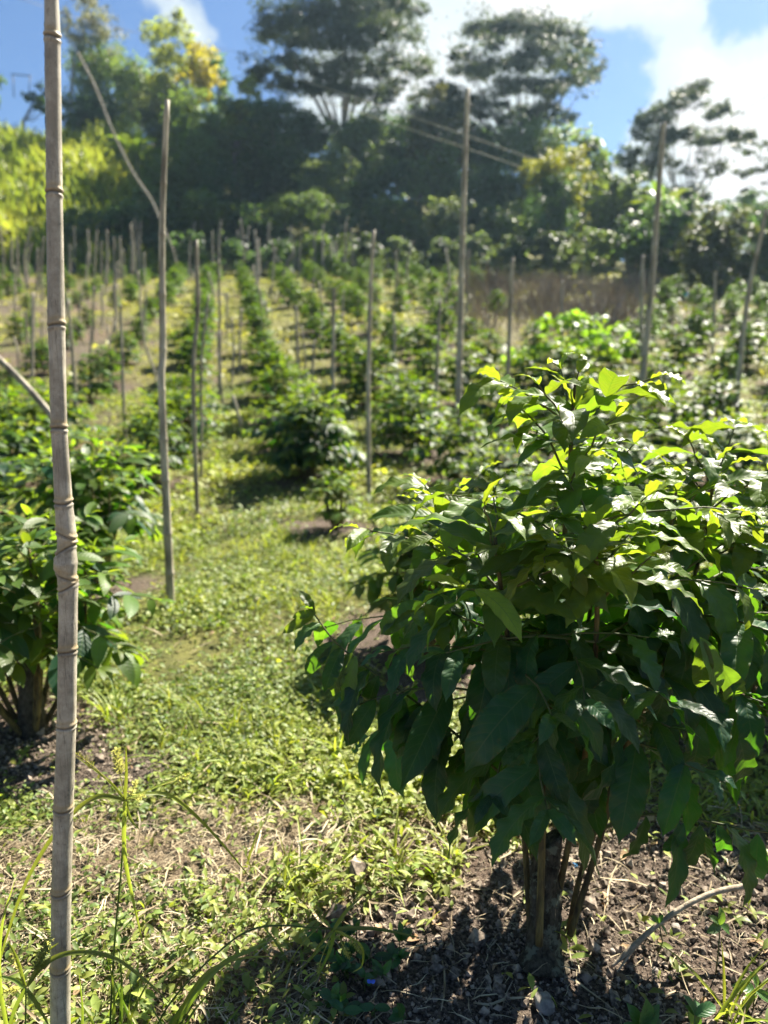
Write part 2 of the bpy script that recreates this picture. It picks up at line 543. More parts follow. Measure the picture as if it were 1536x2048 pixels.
def stump_material():
    m, n = material('stump_bark')
    tcn = n.new('ShaderNodeTexCoord')
    mp = n.new('ShaderNodeMapping', {0: tcn.outputs['Object'], 'Scale': (1, 1, 0.35)})
    a = n.noise(mp.outputs[0], 60, 6, 0.7)
    b = n.noise(tcn.outputs['Object'], 22, 5, 0.65)
    col = n.mix(n.smooth(a, 0.35, 0.65), (0.025, 0.021, 0.015), (0.10, 0.084, 0.06))
    col = n.mix(n.math('MULTIPLY', n.smooth(b, 0.52, 0.6), 0.8), col, (0.17, 0.18, 0.13))
    col = n.mix(n.math('MULTIPLY', n.smooth(b, 0.3, 0.42, 1, 0), 0.7), col, (0.05, 0.06, 0.02))
    bp = n.new('ShaderNodeBump', {'Strength': 1.0, 'Distance': 0.008, 'Height': a})
    pb = n.new('ShaderNodeBsdfPrincipled', {'Base Color': col, 'Roughness': 0.95, 'Specular IOR Level': 0.15, 'Normal': bp.outputs[0]})
    n.new('ShaderNodeOutputMaterial', {'Surface': pb.outputs[0]})
    return m


def ground_material():
    m, n = material('plantation_ground')
    tcn = n.new('ShaderNodeTexCoord')
    vec = tcn.outputs['Object']
    soil = n.attr('rnd').outputs['Fac']          # bare soil
    straw = n.attr('age').outputs['Fac']         # dry litter
    f1 = n.noise(vec, 90, 6, 0.7); f2 = n.noise(vec, 7, 5, 0.6); f3 = n.noise(vec, 0.35, 4, 0.6); f4 = n.noise(vec, 300, 3, 0.6)
    sc = n.mix(n.smooth(f1, 0.38, 0.66), (0.037, 0.028, 0.022), (0.18, 0.14, 0.108))
    sc = n.mix(n.math('MULTIPLY', n.smooth(f4, 0.55, 0.7), 0.5), sc, (0.24, 0.19, 0.155))
    sc = n.mix(n.math('MULTIPLY', n.smooth(f3, 0.45, 0.7), 0.35), sc, (0.20, 0.115, 0.075))
    gc = n.mix(n.smooth(f2, 0.35, 0.65), (0.07, 0.085, 0.025), (0.19, 0.19, 0.055))
    gc = n.mix(n.math('MULTIPLY', n.smooth(f3, 0.4, 0.65), 0.5), gc, (0.22, 0.20, 0.06))
    gc = n.mix(n.math('MULTIPLY', n.smooth(f1, 0.4, 0.6, 1, 0), 0.5), gc, (0.05, 0.04, 0.025))
    lc = n.mix(n.smooth(f1, 0.4, 0.65), (0.09, 0.065, 0.045), (0.30, 0.235, 0.15))
    col = n.mix(straw, gc, lc)
    col = n.mix(soil, col, sc)
    hb = n.math('ADD', n.math('MULTIPLY', f1, 0.8), n.math('MULTIPLY', f4, 0.3))
    bp = n.new('ShaderNodeBump', {'Strength': 0.9, 'Distance': 0.02, 'Height': hb})
    pb = n.new('ShaderNodeBsdfPrincipled', {'Base Color': col, 'Roughness': 0.95, 'Specular IOR Level': 0.15, 'Normal': bp.outputs[0]})
    n.new('ShaderNodeOutputMaterial', {'Surface': pb.outputs[0]})
    return m


def tree_leaf_material():
    m, n = material('tree_leaf')
    oi = n.new('ShaderNodeObjectInfo')
    rnd = n.attr('rnd').outputs['Fac']
    hs = n.new('ShaderNodeHueSaturation', {'Hue': n.math('ADD', 0.485, n.math('MULTIPLY', rnd, 0.03)), 'Value': n.math('ADD', 0.55, n.math('MULTIPLY', rnd, 0.9)), 'Color': oi.outputs['Color']})
    tcol = n.mix(1.0, hs.outputs[0], (3.0, 2.7, 1.0), 'MULTIPLY')
    pb = n.new('ShaderNodeBsdfPrincipled', {'Base Color': hs.outputs[0], 'Roughness': 0.5, 'Specular IOR Level': 0.35})
    tr = n.new('ShaderNodeBsdfTranslucent', {'Color': tcol})
    mx = n.new('ShaderNodeMixShader', {0: 0.4, 1: pb.outputs[0], 2: tr.outputs[0]})
    n.new('ShaderNodeOutputMaterial', {'Surface': mx.outputs[0]})
    return m


M_BAMBOO = bamboo_material()
M_STUMP = stump_material()
M_GROUND = ground_material()
M_TREE = tree_leaf_material()

# ------------------------------------------------------------------ where the coffee bushes stand
HERO = np.array([0.42, 1.70])
ROWDX, SPACE = -0.20, 1.65
manual = {   # row, y -> (x, y, height, width)
    'left_a': (-1.46, 2.86, 0.96, 1.22), 'left_b': (-1.95, 4.85, 1.08, 1.36),
    'behind': (0.22, 3.7, 0.85, 0.85), 'right_a': (1.55, 3.0, 1.05, 1.2),
    'small': (-0.42, 6.5, 0.58, 0.75), 'mid': (-0.92, 8.8, 1.12, 1.85)}
grid = []
rng = np.random.default_rng(7)
for k in range(-16, 17):
    y0 = {0: 10.6, -1: 6.6, 1: 5.0, 2: 4.2, -2: 3.6}.get(k, 3.5 + rng.random() * 1.5)
    j = 0
    yy = y0
    while yy < 42.5:
        x = HERO[0] + k * SPACE + ROWDX * (yy - HERO[1]) + rng.normal(0, 0.10)
        vis = abs(x) < 0.54 * yy + 1.2
        far_right = yy > 20 and pxof(x, yy) > 940 + 60 * math.sin(yy) and not (pxof(x, yy) > 1290 and yy < 31)
        miss = rng.random() < (0.07 if pxof(x, yy) > 320 else 0.16)
        if vis and not far_right and not miss:
            leftpoor = pxof(x, yy) < 330 and yy > 12
            hh = rng.uniform(0.80, 1.12) * (0.75 if leftpoor else 1.0) * (1.05 if yy < 14 else 1.0)
            grid.append([k, j, x, yy + rng.normal(0, 0.12), hh, rng.uniform(0.85, 1.15) * hh * (1.42 if yy < 18 else 1.1)])
        j += 1
        yy += 1.72 * rng.uniform(0.9, 1.1)
grid.sort(key=lambda g: g[3])
bush_xy = np.array([[HERO[0], HERO[1]]] + [m[:2] for m in manual.values()] + [[g[2], g[3]] for g in grid])


def masks(x, y):
    """bare soil and dry litter weights at ground points"""
    x = np.asarray(x, float).ravel(); y = np.asarray(y, float).ravel()
    dm = np.full(len(x), 9.0)
    for bx, by in bush_xy:
        sel = (np.abs(x - bx) < 1.3) & (np.abs(y - by) < 1.3)
        dm[sel] = np.minimum(dm[sel], np.hypot(x[sel] - bx, y[sel] - by))
    n1 = fbm(x * 1.6, y * 1.6, 21, 3); n2 = fbm(x * 3.1, y * 3.1, 33, 3)
    soil = sstep(dm + (n1 - 0.5) * 0.9, 0.62, 0.30)
    hero = np.hypot((x - 0.62) / 0.85, (y - 1.72) / 0.62) + (n2 - 0.5) * 0.7
    soil = np.maximum(soil, sstep(hero, 1.0, 0.72))
    behind = np.hypot((x - 0.10) / 0.55, (y - 4.0) / 0.6) + (n2 - 0.5) * 0.6
    soil = np.maximum(soil, sstep(behind, 1.0, 0.7))
    px = pxof(x, y)
    poor = sstep(px, 340, 200) * sstep(y, 9, 15)
    stripe = sstep(fbm(x * 0.5, y * 0.5, 40, 3), 0.42, 0.58)
    soil = np.maximum(soil, poor * (0.25 + 0.6 * stripe))
    soil = np.maximum(soil, sstep(px, 930, 1000) * sstep(y, 19, 21) * sstep(y, 44, 38) * 0.45)
    straw = sstep(n2 + 0.50 * sstep(y, 2.55, 1.9) - 0.25 * sstep(x, -.1, -.9) * sstep(y, 1.7, 2.4) - 0.25 * sstep(y, 2.6, 3.4) + 0.12 * sstep(y, 7, 10), 0.50, 0.72) * (y < 15)
    straw = np.maximum(straw, sstep(hero, 1.5, 0.95) * 0.8)
    return soil, straw


# ------------------------------------------------------------------ the ground
u = np.linspace(-1, 1, 381)
gx = np.sign(u) * (np.sinh(np.abs(u) * 6.3) / math.sinh(6.3)) * 160 + 0.2
t = np.linspace(0, 1, 420)
gy = 1.0 + (np.sinh(t * 6.6) / math.sinh(6.6)) * 230
gy = np.concatenate([np.linspace(-40, 0.9, 24), gy])
GX, GY = np.meshgrid(gx, gy, indexing='ij')
GZ = height(GX, GY)
sl, st_ = masks(GX.ravel(), GY.ravel())
g = Geo()
nyy = len(gy)
i, j = np.meshgrid(np.arange(len(gx) - 1), np.arange(nyy - 1), indexing='ij')
Q = np.stack([i * nyy + j, (i + 1) * nyy + j, (i + 1) * nyy + j + 1, i * nyy + j + 1], -1).reshape(-1, 4)
g.add(np.stack([GX, GY, GZ], -1).reshape(-1, 3), Q, None, np.stack([GX, GY], -1).reshape(-1, 2), sl, st_)
tag(g.build('ground', M_GROUND), 'sloping plantation ground of dark soil and thin grass', 'ground', kind='structure')


# ------------------------------------------------------------------ coffee bush builder
class Bush:
    """collects stems, twigs and leaves in the coordinates given"""
    def __init__(self, seed):
        self.r = np.random.default_rng(seed)
        self.stems = []; self.twig = Geo(); self.L = []   # leaf: pos, dir, normal, size, age

    def leaf(self, p, d, n, s, age):
        self.L.append((np.array(p), np.array(d), np.array(n), s, age))

    def branch(self, path, LS=0.15, hang=0.3, start=0.25, step=0.065, rad=0.0035, tipage=1.0, tip=True, young=2, ylo=-9.0):
        r = self.r
        path = np.asarray(path)
        seg = np.linalg.norm(np.diff(path, axis=0), axis=1)
        L = seg.sum()
        cum = np.concatenate([[0], np.cumsum(seg)])
        self.twig.add(*tube(path, np.linspace(rad, rad * 0.45, len(path)), 5, False), rnd=0.5)
        nn = max(2, int(L * (1 - start) / step))
        for q in range(nn):
            s = L * start + (L * (1 - start)) * (q + 0.6) / nn
            pos = np.array([np.interp(s, cum, path[:, c]) for c in range(3)])
            e = np.array([np.interp(min(s + 0.01, L), cum, path[:, c]) for c in range(3)]) - np.array([np.interp(s - 0.01, cum, path[:, c]) for c in range(3)])
            d = norm(e)
            side = norm(np.cross(d, [0, 0, 1.0]) + r.normal(0, 0.12, 3))
            k = nn - 1 - q
            age = {0: 0.75, 1: 0.48, 2: .26}.get(k, 0.12) * tipage if k < young else max(0, r.normal(0.0, 0.06) + max(0, pos[2] - 0.95) * 1.0)  # tips are young; higher older leaves are tinted lime, a painted sun glow
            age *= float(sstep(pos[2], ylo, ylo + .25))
            size = LS * r.uniform(0.66, 1.2) * (0.76 if k == 0 else 0.95 if k == 1 else 1.0)
            for sg in (-1, 1):
                if r.random() < 0.05:
                    continue
                dr = norm(sg * side * 0.85 + d * r.uniform(0.35, 0.7) + np.array([0, 0, -hang + r.normal(0.08, 0.14)]) * (0.6 if k < 2 else 1.0))
                nm = np.array([0, 0, 1.0]) + r.normal(0, 0.28, 3) + d * 0.15
                self.leaf(pos + r.normal(0, 0.003, 3), dr, nm, size * r.uniform(0.9, 1.1), min(1, max(0, age + r.normal(0, 0.06))))
        if tip:
            d = norm(path[-1] - path[-2])
            for sg in (-1, 1):
                side = norm(np.cross(d, [0, 0, 1.0]) + r.normal(0, .3, 3))
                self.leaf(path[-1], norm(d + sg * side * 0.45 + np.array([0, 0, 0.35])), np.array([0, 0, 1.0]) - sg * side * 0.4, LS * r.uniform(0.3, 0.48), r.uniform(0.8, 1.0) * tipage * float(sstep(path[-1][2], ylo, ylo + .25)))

    def stem(self, path, r0, r1, Lmax, LS, z0, whorl=0.085, hang=0.35, az0=None, top=True, step=0.065, start=.25, young=2, tipage=1.0, ylo=-9.0):
        r = self.r
        path = smoothpath(path, 8)
        self.stems.append(tube(path, np.linspace(r0, r1, len(path)), 8))
        ztop = path[-1][2]
        az = r.uniform(0, 6.28) if az0 is None else az0
        z = z0
        while z < ztop - 0.03:
            rel = (z - z0) / max(ztop - z0, 1e-3)
            p0 = np.array([np.interp(z, path[:, 2], path[:, c]) for c in range(3)])
            Lb = Lmax * (0.72 + 0.6 * rel if rel < 0.35 else 0.93 - 0.88 * (rel - 0.35)) * r.uniform(0.8, 1.15)
            Lb = max(Lb, 0.07)
            el = R(12 + 44 * rel ** 1.5) + r.normal(0, 0.12)
            for sg in (0, math.pi):
                a = az + sg + r.normal(0, 0.22)
                d0 = np.array([math.cos(a) * math.cos(el), math.sin(a) * math.cos(el), math.sin(el)])
                npt = 7
                s = np.linspace(0, Lb, npt)
                sag = (0.34 - 0.12 * rel) * s ** 2 / max(0.35, Lb)
                path_b = p0 + d0[None] * s[:, None]
                path_b[:, 2] -= sag
                path_b += np.cumsum(r.normal(0, 0.004, (npt, 3)), 0)
                self.branch(path_b, LS * (1 - 0.18 * rel ** 2), hang * ((1.25 - 1.1 * rel) if ylo > -5 else (1.15 - 0.55 * rel)), start=start, step=step, young=young, tipage=tipage, ylo=ylo)
            if rel > 0.3 and ylo > -5:
                for sg in (0, math.pi):
                    a = az + math.pi / 2 + sg + r.normal(0, .3)
                    e_ = r.normal(0.1 + .35 * rel, .2)
                    dr = np.array([math.cos(a) * math.cos(e_), math.sin(a) * math.cos(e_), math.sin(e_)])
                    self.leaf(p0, dr, np.array([0, 0, 1.0]) - dr * .3 + r.normal(0, .2, 3), LS * r.uniform(.75, 1.0), min(.45, max(0, rel - .55 + r.normal(0, .1))))
            az += math.pi / 2 + r.normal(0, 0.2)
            z += whorl * r.uniform(0.85, 1.15) * (1 - 0.3 * rel)
        if top:
            d = norm(path[-1] - path[-3])
            a = az
            for q, (sz, el, ag) in enumerate(((0.85, 0.35, 0.2), (0.75, 0.8, 0.45), (0.45, 1.2, 0.95))):
                for sg in (0, math.pi):
                    dr = np.array([math.cos(a + sg) * math.cos(el), math.sin(a + sg) * math.cos(el), math.sin(el)])
                    self.leaf(path[-1] - d * 0.045 * (2 - q), dr, np.array([0, 0, 1.0]) - dr * 0.4 + r.normal(0, .1, 3), LS * sz, ag * tipage)
                a += math.pi / 2

    def foliage(self, tpls, want=None):
        g = Geo()
        if not self.L:
            return g
        L = [l for l in self.L if want is None or want(l)]
        if not L:
            return g
        pos = np.array([l[0] for l in L]); d = np.array([l[1] for l in L]); n = np.array([l[2] for l in L])
        s = np.array([l[3] for l in L]); age = np.array([l[4] for l in L])
        Rm = frames(d, n)
        rn = self.r.random(len(L))
        tix = self.r.integers(0, len(tpls), len(L))
        for q in range(len(tpls)):
            m = tix == q
            g.inst(tpls[q], Rm[m], pos[m], s[m], rn[m], age[m])
        return g


rl = np.random.default_rng(3)
T_HERO = [leaf_tpl(20, 3, W=rl.uniform(0.145, 0.185), droop=rl.uniform(0.5, 1.6), fold=rl.uniform(0.15, 0.5), wave=rl.uniform(0.08, 0.24),
                   nw=rl.uniform(3.0, 5.5), ph=rl.uniform(0, 6), twist=rl.uniform(-0.45, 0.45)) for _ in range(14)]
T_MID = [leaf_tpl(6, 1, W=rl.uniform(0.17, 0.21), droop=rl.uniform(0.3, 1.1), fold=rl.uniform(0.15, 0.5), twist=rl.uniform(-0.3, 0.3)) for _ in range(6)]
T_LOW = [leaf_tpl(3, 1, W=0.23, droop=d, fold=0.35, acum=False) for d in (0.5, 0.8, 1.1)]
T_FAR = [leaf_tpl(2, 1, W=0.27, droop=d, fold=0.4, acum=False) for d in (0.5, 0.9)]


def bush_generic(seed, H, Wd, nst=6, LS=0.15, whorl=0.10, step=0.075, loc=(0, 0, 0), young=2, tipage=1.0, z0=.26):
    b = Bush(seed)
    r = b.r
    for q in range(nst):
        a = q / nst * 6.283 + r.uniform(-0.5, 0.5)
        sp = Wd * r.uniform(0.10, 0.22) * (0.3 if q == 0 else 1)
        hh = H * (1.0 if q == 0 else r.uniform(0.72, 0.95)) - 0.06
        tip = np.array([math.cos(a) * sp, math.sin(a) * sp, hh])
        base = np.array([math.cos(a) * 0.025, math.sin(a) * 0.025, -0.03])
        mid = base * 0.5 + tip * 0.5 + np.array([math.cos(a), math.sin(a), 0]) * sp * 0.3
        b.stem([base + loc, mid + loc, tip + loc], 0.013, 0.004, Wd * 0.36, LS, loc[2] + z0 * H, whorl=whorl, step=step, young=young, tipage=tipage, hang=.45)
    return b


def build_bush(b, root, tpls, mleaf, young_part=False, trunk=None):
    for s in b.stems:
        gg = Geo(); gg.add(*s, rnd=b.r.random()); gg.build('stem', M_STEM, root)
    b.twig.build('twigs', M_TWIG, root)
    if young_part:
        b.foliage(tpls, lambda l: l[4] < 0.3).build('foliage', mleaf, root)
        o = b.foliage(tpls, lambda l: l[4] >= 0.3).build('young_leaves', mleaf, root)
        if o: o['label'] = 'yellow green young leaves at the shoot tips'
    else:
        b.foliage(tpls).build('foliage', mleaf, root)
    if trunk:
        gg = Geo(); gg.add(*trunk); gg.build('trunk', M_TRUNK, root)


# ---- the foreground bush
hz = float(height(HERO[0], HERO[1]))
hb = Bush(11)
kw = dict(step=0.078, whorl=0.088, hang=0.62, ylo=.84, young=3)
hb.stem([P(1078, 1890, 1.60), P(1088, 1600, 1.63), P(1108, 1300, 1.68), P(1135, 1000, 1.72), P(1146, 815, 1.74)], 0.0093, 0.0045, 0.502, 0.231, 0.59, az0=0.1, **kw)
hb.stem([P(1140, 1870, 1.66), P(1205, 1660, 1.68), P(1275, 1400, 1.76), P(1330, 1130, 1.82), P(1352, 985, 1.86)], 0.0089, 0.004, 0.483, 0.226, 0.61, az0=0.5, **kw)
hb.stem([P(1062, 1880, 1.70), P(1050, 1690, 1.72), P(1030, 1400, 1.64), P(1002, 1180, 1.56), P(990, 1075, 1.54)], 0.0089, 0.004, 0.444, 0.226, 0.63, az0=1.2, **kw)
hb.stem([P(1095, 1800, 1.72), P(1140, 1500, 1.90), P(1185, 1180, 2.02), P(1205, 930, 2.08)], 0.0093, 0.004, 0.522, 0.226, 0.61, az0=0.9, **kw)
hb.stem([P(1115, 1800, 1.70), P(1175, 1480, 1.62), P(1195, 1200, 1.52), P(1185, 1065, 1.50)], 0.0085, 0.004, 0.386, 0.219, 0.65, az0=2.0, **kw)
hb.stem([P(1136, 1868, 1.68), P(1170, 1720, 1.73), P(1260, 1480, 1.82), P(1390, 1150, 1.94), P(1432, 930, 2.0)], 0.0085, 0.004, 0.502, 0.226, 0.59, az0=0.2, **kw)
hb.stem([P(1080, 1780, 1.74), P(1010, 1450, 1.88), P(930, 1180, 1.98), P(900, 1010, 2.02)], 0.0085, 0.004, 0.522, 0.226, 0.61, az0=0.0, **kw)
# the tip of the tallest shoot
tipb = P(1146, 815, 1.74)
hb.stems.append(tube(np.array([tipb, P(1150, 770, 1.74), P(1158, 742, 1.74)]), [0.0045, 0.003, 0.0015], 6))
hb.leaf(tipb, norm(P(1060, 775, 1.70) - tipb), (0, -0.9, .8), 0.125, 0.5)
hb.leaf(tipb, norm(P(1265, 775, 1.70) - tipb + np.array([0, 0, .03])), (0, -0.9, .8), 0.145, 0.55)
hb.leaf(P(1156, 745, 1.74), norm(P(1172, 695, 1.74) - P(1156, 745, 1.74)), (-0.3, -1, 0.1), 0.065, 1.0)
hb.leaf(P(1158, 745, 1.74), norm(P(1198, 705, 1.78) - P(1156, 745, 1.74)), (0.3, -1, 0.4), 0.06, 0.9)
# the long low branch on the left, and the low one on the right
lo = smoothpath([P(1055, 1600, 1.66), P(960, 1510, 1.67), P(840, 1410, 1.68), P(740, 1340, 1.69), P(672, 1285, 1.70), P(628, 1228, 1.71)], 5)
hb.branch(lo, LS=0.18, hang=0.85, start=0.22, step=0.075, rad=0.0042, young=1, tipage=0.45)
ro = smoothpath([P(1210, 1655, 1.68), P(1290, 1628, 1.62), P(1400, 1640, 1.55), P(1500, 1660, 1.50), P(1600, 1670, 1.45)], 5)
hb.branch(ro, LS=0.185, hang=1.1, start=0.3, step=0.085, rad=0.0042, young=0)
# shaded low leaves hanging round the stems, and big ones on the near right side
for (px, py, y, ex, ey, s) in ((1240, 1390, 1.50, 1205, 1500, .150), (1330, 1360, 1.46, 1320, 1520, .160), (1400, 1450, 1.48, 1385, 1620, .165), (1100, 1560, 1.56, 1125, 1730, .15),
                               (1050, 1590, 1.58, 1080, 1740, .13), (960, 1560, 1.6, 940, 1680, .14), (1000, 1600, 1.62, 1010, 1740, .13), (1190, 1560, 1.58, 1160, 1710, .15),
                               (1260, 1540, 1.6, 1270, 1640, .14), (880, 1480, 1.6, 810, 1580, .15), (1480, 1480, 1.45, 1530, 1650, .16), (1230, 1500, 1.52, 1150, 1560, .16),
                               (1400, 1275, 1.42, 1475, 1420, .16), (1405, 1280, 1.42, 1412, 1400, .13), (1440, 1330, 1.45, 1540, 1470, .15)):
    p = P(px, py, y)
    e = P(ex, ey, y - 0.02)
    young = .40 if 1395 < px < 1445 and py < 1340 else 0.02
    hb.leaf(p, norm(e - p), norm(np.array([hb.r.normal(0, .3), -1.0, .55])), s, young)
for (px, py, y, ex, ey, s, ag) in ((628, 1230, 1.71, 545, 1270, .095, .55), (632, 1226, 1.71, 580, 1228, .065, .6), (664, 1284, 1.70, 582, 1372, .125, .05), (680, 1290, 1.70, 628, 1330, .08, .35),
                                   (705, 1306, 1.68, 632, 1402, .130, .30), (712, 1312, 1.66, 672, 1452, .150, .34), (757, 1352, 1.67, 705, 1462, .125, .0), (700, 1318, 1.70, 606, 1410, .11, .2),
                                   (800, 1388, 1.66, 792, 1535, .15, .0), (842, 1412, 1.64, 806, 1572, .165, .0), (880, 1440, 1.63, 905, 1580, .15, .0),
                                   (1292, 1632, 1.60, 1258, 1792, .150, .0), (1370, 1645, 1.54, 1335, 1725, .10, .0), (1400, 1650, 1.53, 1378, 1800, .155, .02), (1435, 1650, 1.51, 1480, 1760, .12, .0), (1515, 1668, 1.49, 1512, 1855, .175, .0)):
    p = P(px, py, y); e = P(ex, ey, y - 0.03)
    hb.leaf(p, norm(e - p), norm(np.array([hb.r.normal(0, .35), -.9, .6])), s, ag)
hero = empty('coffee_bush', (HERO[0], HERO[1], hz), 'large sharp coffee bush in front with yellow green shoots, growing from an old stump', 'coffee bush', 'coffee bushes in the plot')
bpy.context.view_layer.update()


def to_local(root):
    """move freshly built world-space children under the root"""
    off = Vector(root.location)
    for ch in [o for o in scene.objects if o.parent == root]:
        if ch.type == 'MESH':
            ch.data.transform(Matrix.Translation(-off))


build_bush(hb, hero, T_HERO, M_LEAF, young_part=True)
# the old stump, its cut top slanting
sp = [P(1086, 1935, 1.64), P(1088, 1880, 1.665), P(1090, 1800, 1.68), P(1096, 1720, 1.69), P(1100, 1680, 1.695)]
sp = smoothpath(sp, 8)
V, Q, T, uv = tube(sp, np.interp(np.linspace(0, 1, len(sp)), [0, .15, .4, 1], [.074, .044, .036, .031]), 24)
ang = np.tile(np.arange(24), len(sp)) / 24 * 6.283
amp = (fbm(np.cos(ang) * 1.7 + 5, V[:-2, 2] * 14 + np.sin(ang) * 1.7, 77, 3) - 0.5) * 0.03
cen = np.repeat(sp, 24, 0)
V[:-2] += norm(V[:-2] - cen) * amp[:, None]
V[-26:-2, 2] += (V[-26:-2, 0] - sp[-1][0]) * 0.9
gg = Geo(); gg.add(V, Q, T, uv, 0.5); o = gg.build('stump', M_STUMP, hero)
to_local(hero)

# ---- other near bushes, each with its own shape
near_labels = {
    'left_a': 'coffee bush with thick dark trunk behind the foreground bamboo, at the left edge',
    'left_b': 'dense coffee bush left of the second tall bamboo pole, behind the nearest left bush',
    'behind': 'low dark coffee bush half hidden behind the large foreground bush',
    'right_a': 'coffee bush cut by the right edge, behind the large foreground bush',
    'small': 'smallest coffee bush, a low pale one beside the grassy lane',
    'mid': 'rounded coffee bush at the middle of the lane, in front of a row'}
for q, (nm, (x, y, H, Wd)) in enumerate(manual.items()):
    z = float(height(x, y))
    root = empty('coffee_bush', (x, y, z), near_labels[nm], 'coffee bush', 'coffee bushes in the plot')
    hi = y < 5.2
    b = bush_generic(100 + q, H, Wd, nst=10 if H > .7 else 8, LS=0.185 if H > .7 else .13, whorl=0.095 if hi else .1, step=0.07, z0=.42 if nm in ('left_a', 'left_b') else .3, tipage=.8)
    tr = tube(np.array([[0, 0, -0.05], [0.01, 0, 0.16], [0, 0.01, 0.40]]), [0.06, 0.047, 0.035], 10) if nm in ('left_a', 'left_b', 'mid') else None
    build_bush(b, root, T_MID, M_LEAF if hi else M_LEAF_FAR, young_part=hi, trunk=tr)

# ---- the rows: shared shapes
ORD = 'first second third fourth fifth sixth seventh eighth ninth tenth eleventh twelfth thirteenth fourteenth fifteenth sixteenth'.split()
mid_protos = []
for q in range(5):
    b = bush_generic(200 + q, 1.0, 1.25, nst=6, LS=0.18, whorl=0.11, step=0.08, tipage=.7)
    gs = Geo()
    for s in b.stems:
        gs.add(*s, rnd=0.5)
    mid_protos.append((gs.mesh('stem', [M_STEM]), b.foliage(T_LOW).mesh('foliage', [M_LEAF_FAR])))
far_protos = []
for q in range(6):
    b = bush_generic(300 + q, 1.0, 0.9, nst=5, LS=0.22, whorl=0.12, step=0.09, tipage=.42)
    gs = b.foliage(T_FAR)
    for s in b.stems:
        gs.add(*s, rnd=0.5, mat=1)
    far_protos.append(gs.mesh('coffee_bush', [M_LEAF_FAR, M_STEM]))
from collections import defaultdict
cnt = defaultdict(int)
n_ind = 0
left_over = []
for (k, j, x, y, H, Wd) in grid:
    z = float(height(x, y)) - 0.02
    if n_ind >= 285:
        left_over.append((x, y, z, H, Wd)); continue
    n_ind += 1
    rz = rng.uniform(0, 6.28)
    if y < 13.5:
        c = cnt[k]; cnt[k] += 1
        pos = ORD[min(c, 15)]
        if k == 0: rowt = 'row directly behind the large bush'
        elif k < 0: rowt = f'{ORD[-k - 1]} row left of the grassy lane'
        else: rowt = f'{ORD[k - 1]} row right of the large bush'
        lab = f'coffee bush, {pos} in the {rowt}'
        root = empty('coffee_bush', (x, y, z), lab, 'coffee bush', 'coffee bushes in the plot')
        root.rotation_euler = (0, 0, rz); root.scale = (Wd / 1.1, Wd / 1.1, H)
        a, bm = mid_protos[n_ind % 5]
        for nm, me in (('stem', a), ('foliage', bm)):
            o = bpy.data.objects.new(nm, me); COL.objects.link(o); o.parent = root
    else:
        o = bpy.data.objects.new('coffee_bush', far_protos[n_ind % 6]); COL.objects.link(o)
        o.location = (x, y, z); o.rotation_euler = (0, 0, rz); o.scale = (Wd / 1.05, Wd / 1.05, H)
        if pxof(x, y) < 330:
            tag(o, 'small sparse coffee bush on the browner bare slope at the far left', 'coffee bush', 'far coffee bushes on the brown slope')
        else:
            tag(o, 'small blurred coffee bush in the long rows climbing the sunny slope', 'coffee bush', 'far coffee bushes in rows')
print('bushes', n_ind, 'left', len(left_over))

# ------------------------------------------------------------------ bamboo poles
cp = [(102, -160), (103, 0), (105, 75), (109, 385), (113, 650), (118, 855), (127, 1005), (134, 1080), (131, 1128), (137, 1175), (135, 1300), (133, 1450), (127, 1615), (123, 1780), (121, 1935), (121, 2048), (122, 2400)]
wpx = [(0, 27), (75, 30), (385, 31), (650, 32), (855, 31), (1005, 33), (1062, 37), (1096, 35), (1126, 45), (1152, 36), (1172, 38), (1200, 36), (1300, 36), (1450, 36), (1615, 37), (1935, 38), (2400, 38)]
PY = 1.34
zs = []
cx = []
for (px, py) in cp:
    p = P(px, py, PY); cx.append(p[0]); zs.append(p[2])
order = np.argsort(zs)
zs = np.array(zs)[order]; cx = np.array(cx)[order]
ztop = P(100, -150, PY)[2]
dep = lambda z: PY * math.cos(PITCH) - (z - CAM_Z) * math.sin(PITCH)
wz = np.array([[P(100, py, PY)[2], wp] for py, wp in wpx]); wz = wz[np.argsort(wz[:, 0])]
nodes = [(75, 0.0), (385, 0.05), (650, 0.1), (855, 0.0), (1005, 0.08), (1068, -0.5), (1097, 0.6), (1150, -0.6), (1173, 0.45), (1300, 0.05), (1450, 0.08), (1615, -0.05), (1780, 0.1), (1935, -0.1), (-110, 0)]
nz = [(P(100, py, PY)[2], tl) for py, tl in nodes] + [(0.1, 0), (0.03, 0.1)]
zz = np.arange(-0.05, ztop, 0.0022)
SEG = 32
th = np.arange(SEG) / SEG * 2 * np.pi
ZZ, TH = np.meshgrid(zz, th, indexing='ij')
rad0 = np.interp(ZZ, wz[:, 0], wz[:, 1]) / 2 / FPX * (PY * math.cos(PITCH) - (ZZ - CAM_Z) * math.sin(PITCH))
dr = np.zeros_like(ZZ); dark = np.zeros_like(ZZ); yel = np.zeros_like(ZZ)
for (z0, tl) in nz:
    dz = ZZ - z0 - tl * rad0 * np.cos(TH) - 0.0012 * np.sin(2 * TH + z0 * 31)
    dr += 0.0022 * np.exp(-((dz - 0.0035) / 0.0028) ** 2) - 0.0016 * np.exp(-((dz + 0.001) / 0.0018) ** 2) + 0.0016 * np.exp(-((dz + 0.0055) / 0.003) ** 2)
    dark = np.maximum(dark, np.exp(-((dz + 0.0008) / 0.0024) ** 2))
    dark = np.maximum(dark, 0.45 * np.exp(-((dz + 0.008) / 0.003) ** 2) * (fbm(TH * 2, ZZ * 30, 8, 2) > 0.5))
    yel = np.maximum(yel, np.exp(-((dz - 0.008) / 0.006) ** 2) * 0.9)
dr += (fbm(np.cos(TH) * 2 + 3, ZZ * 9 + np.sin(TH) * 2, 55, 2) - 0.5) * 0.0012
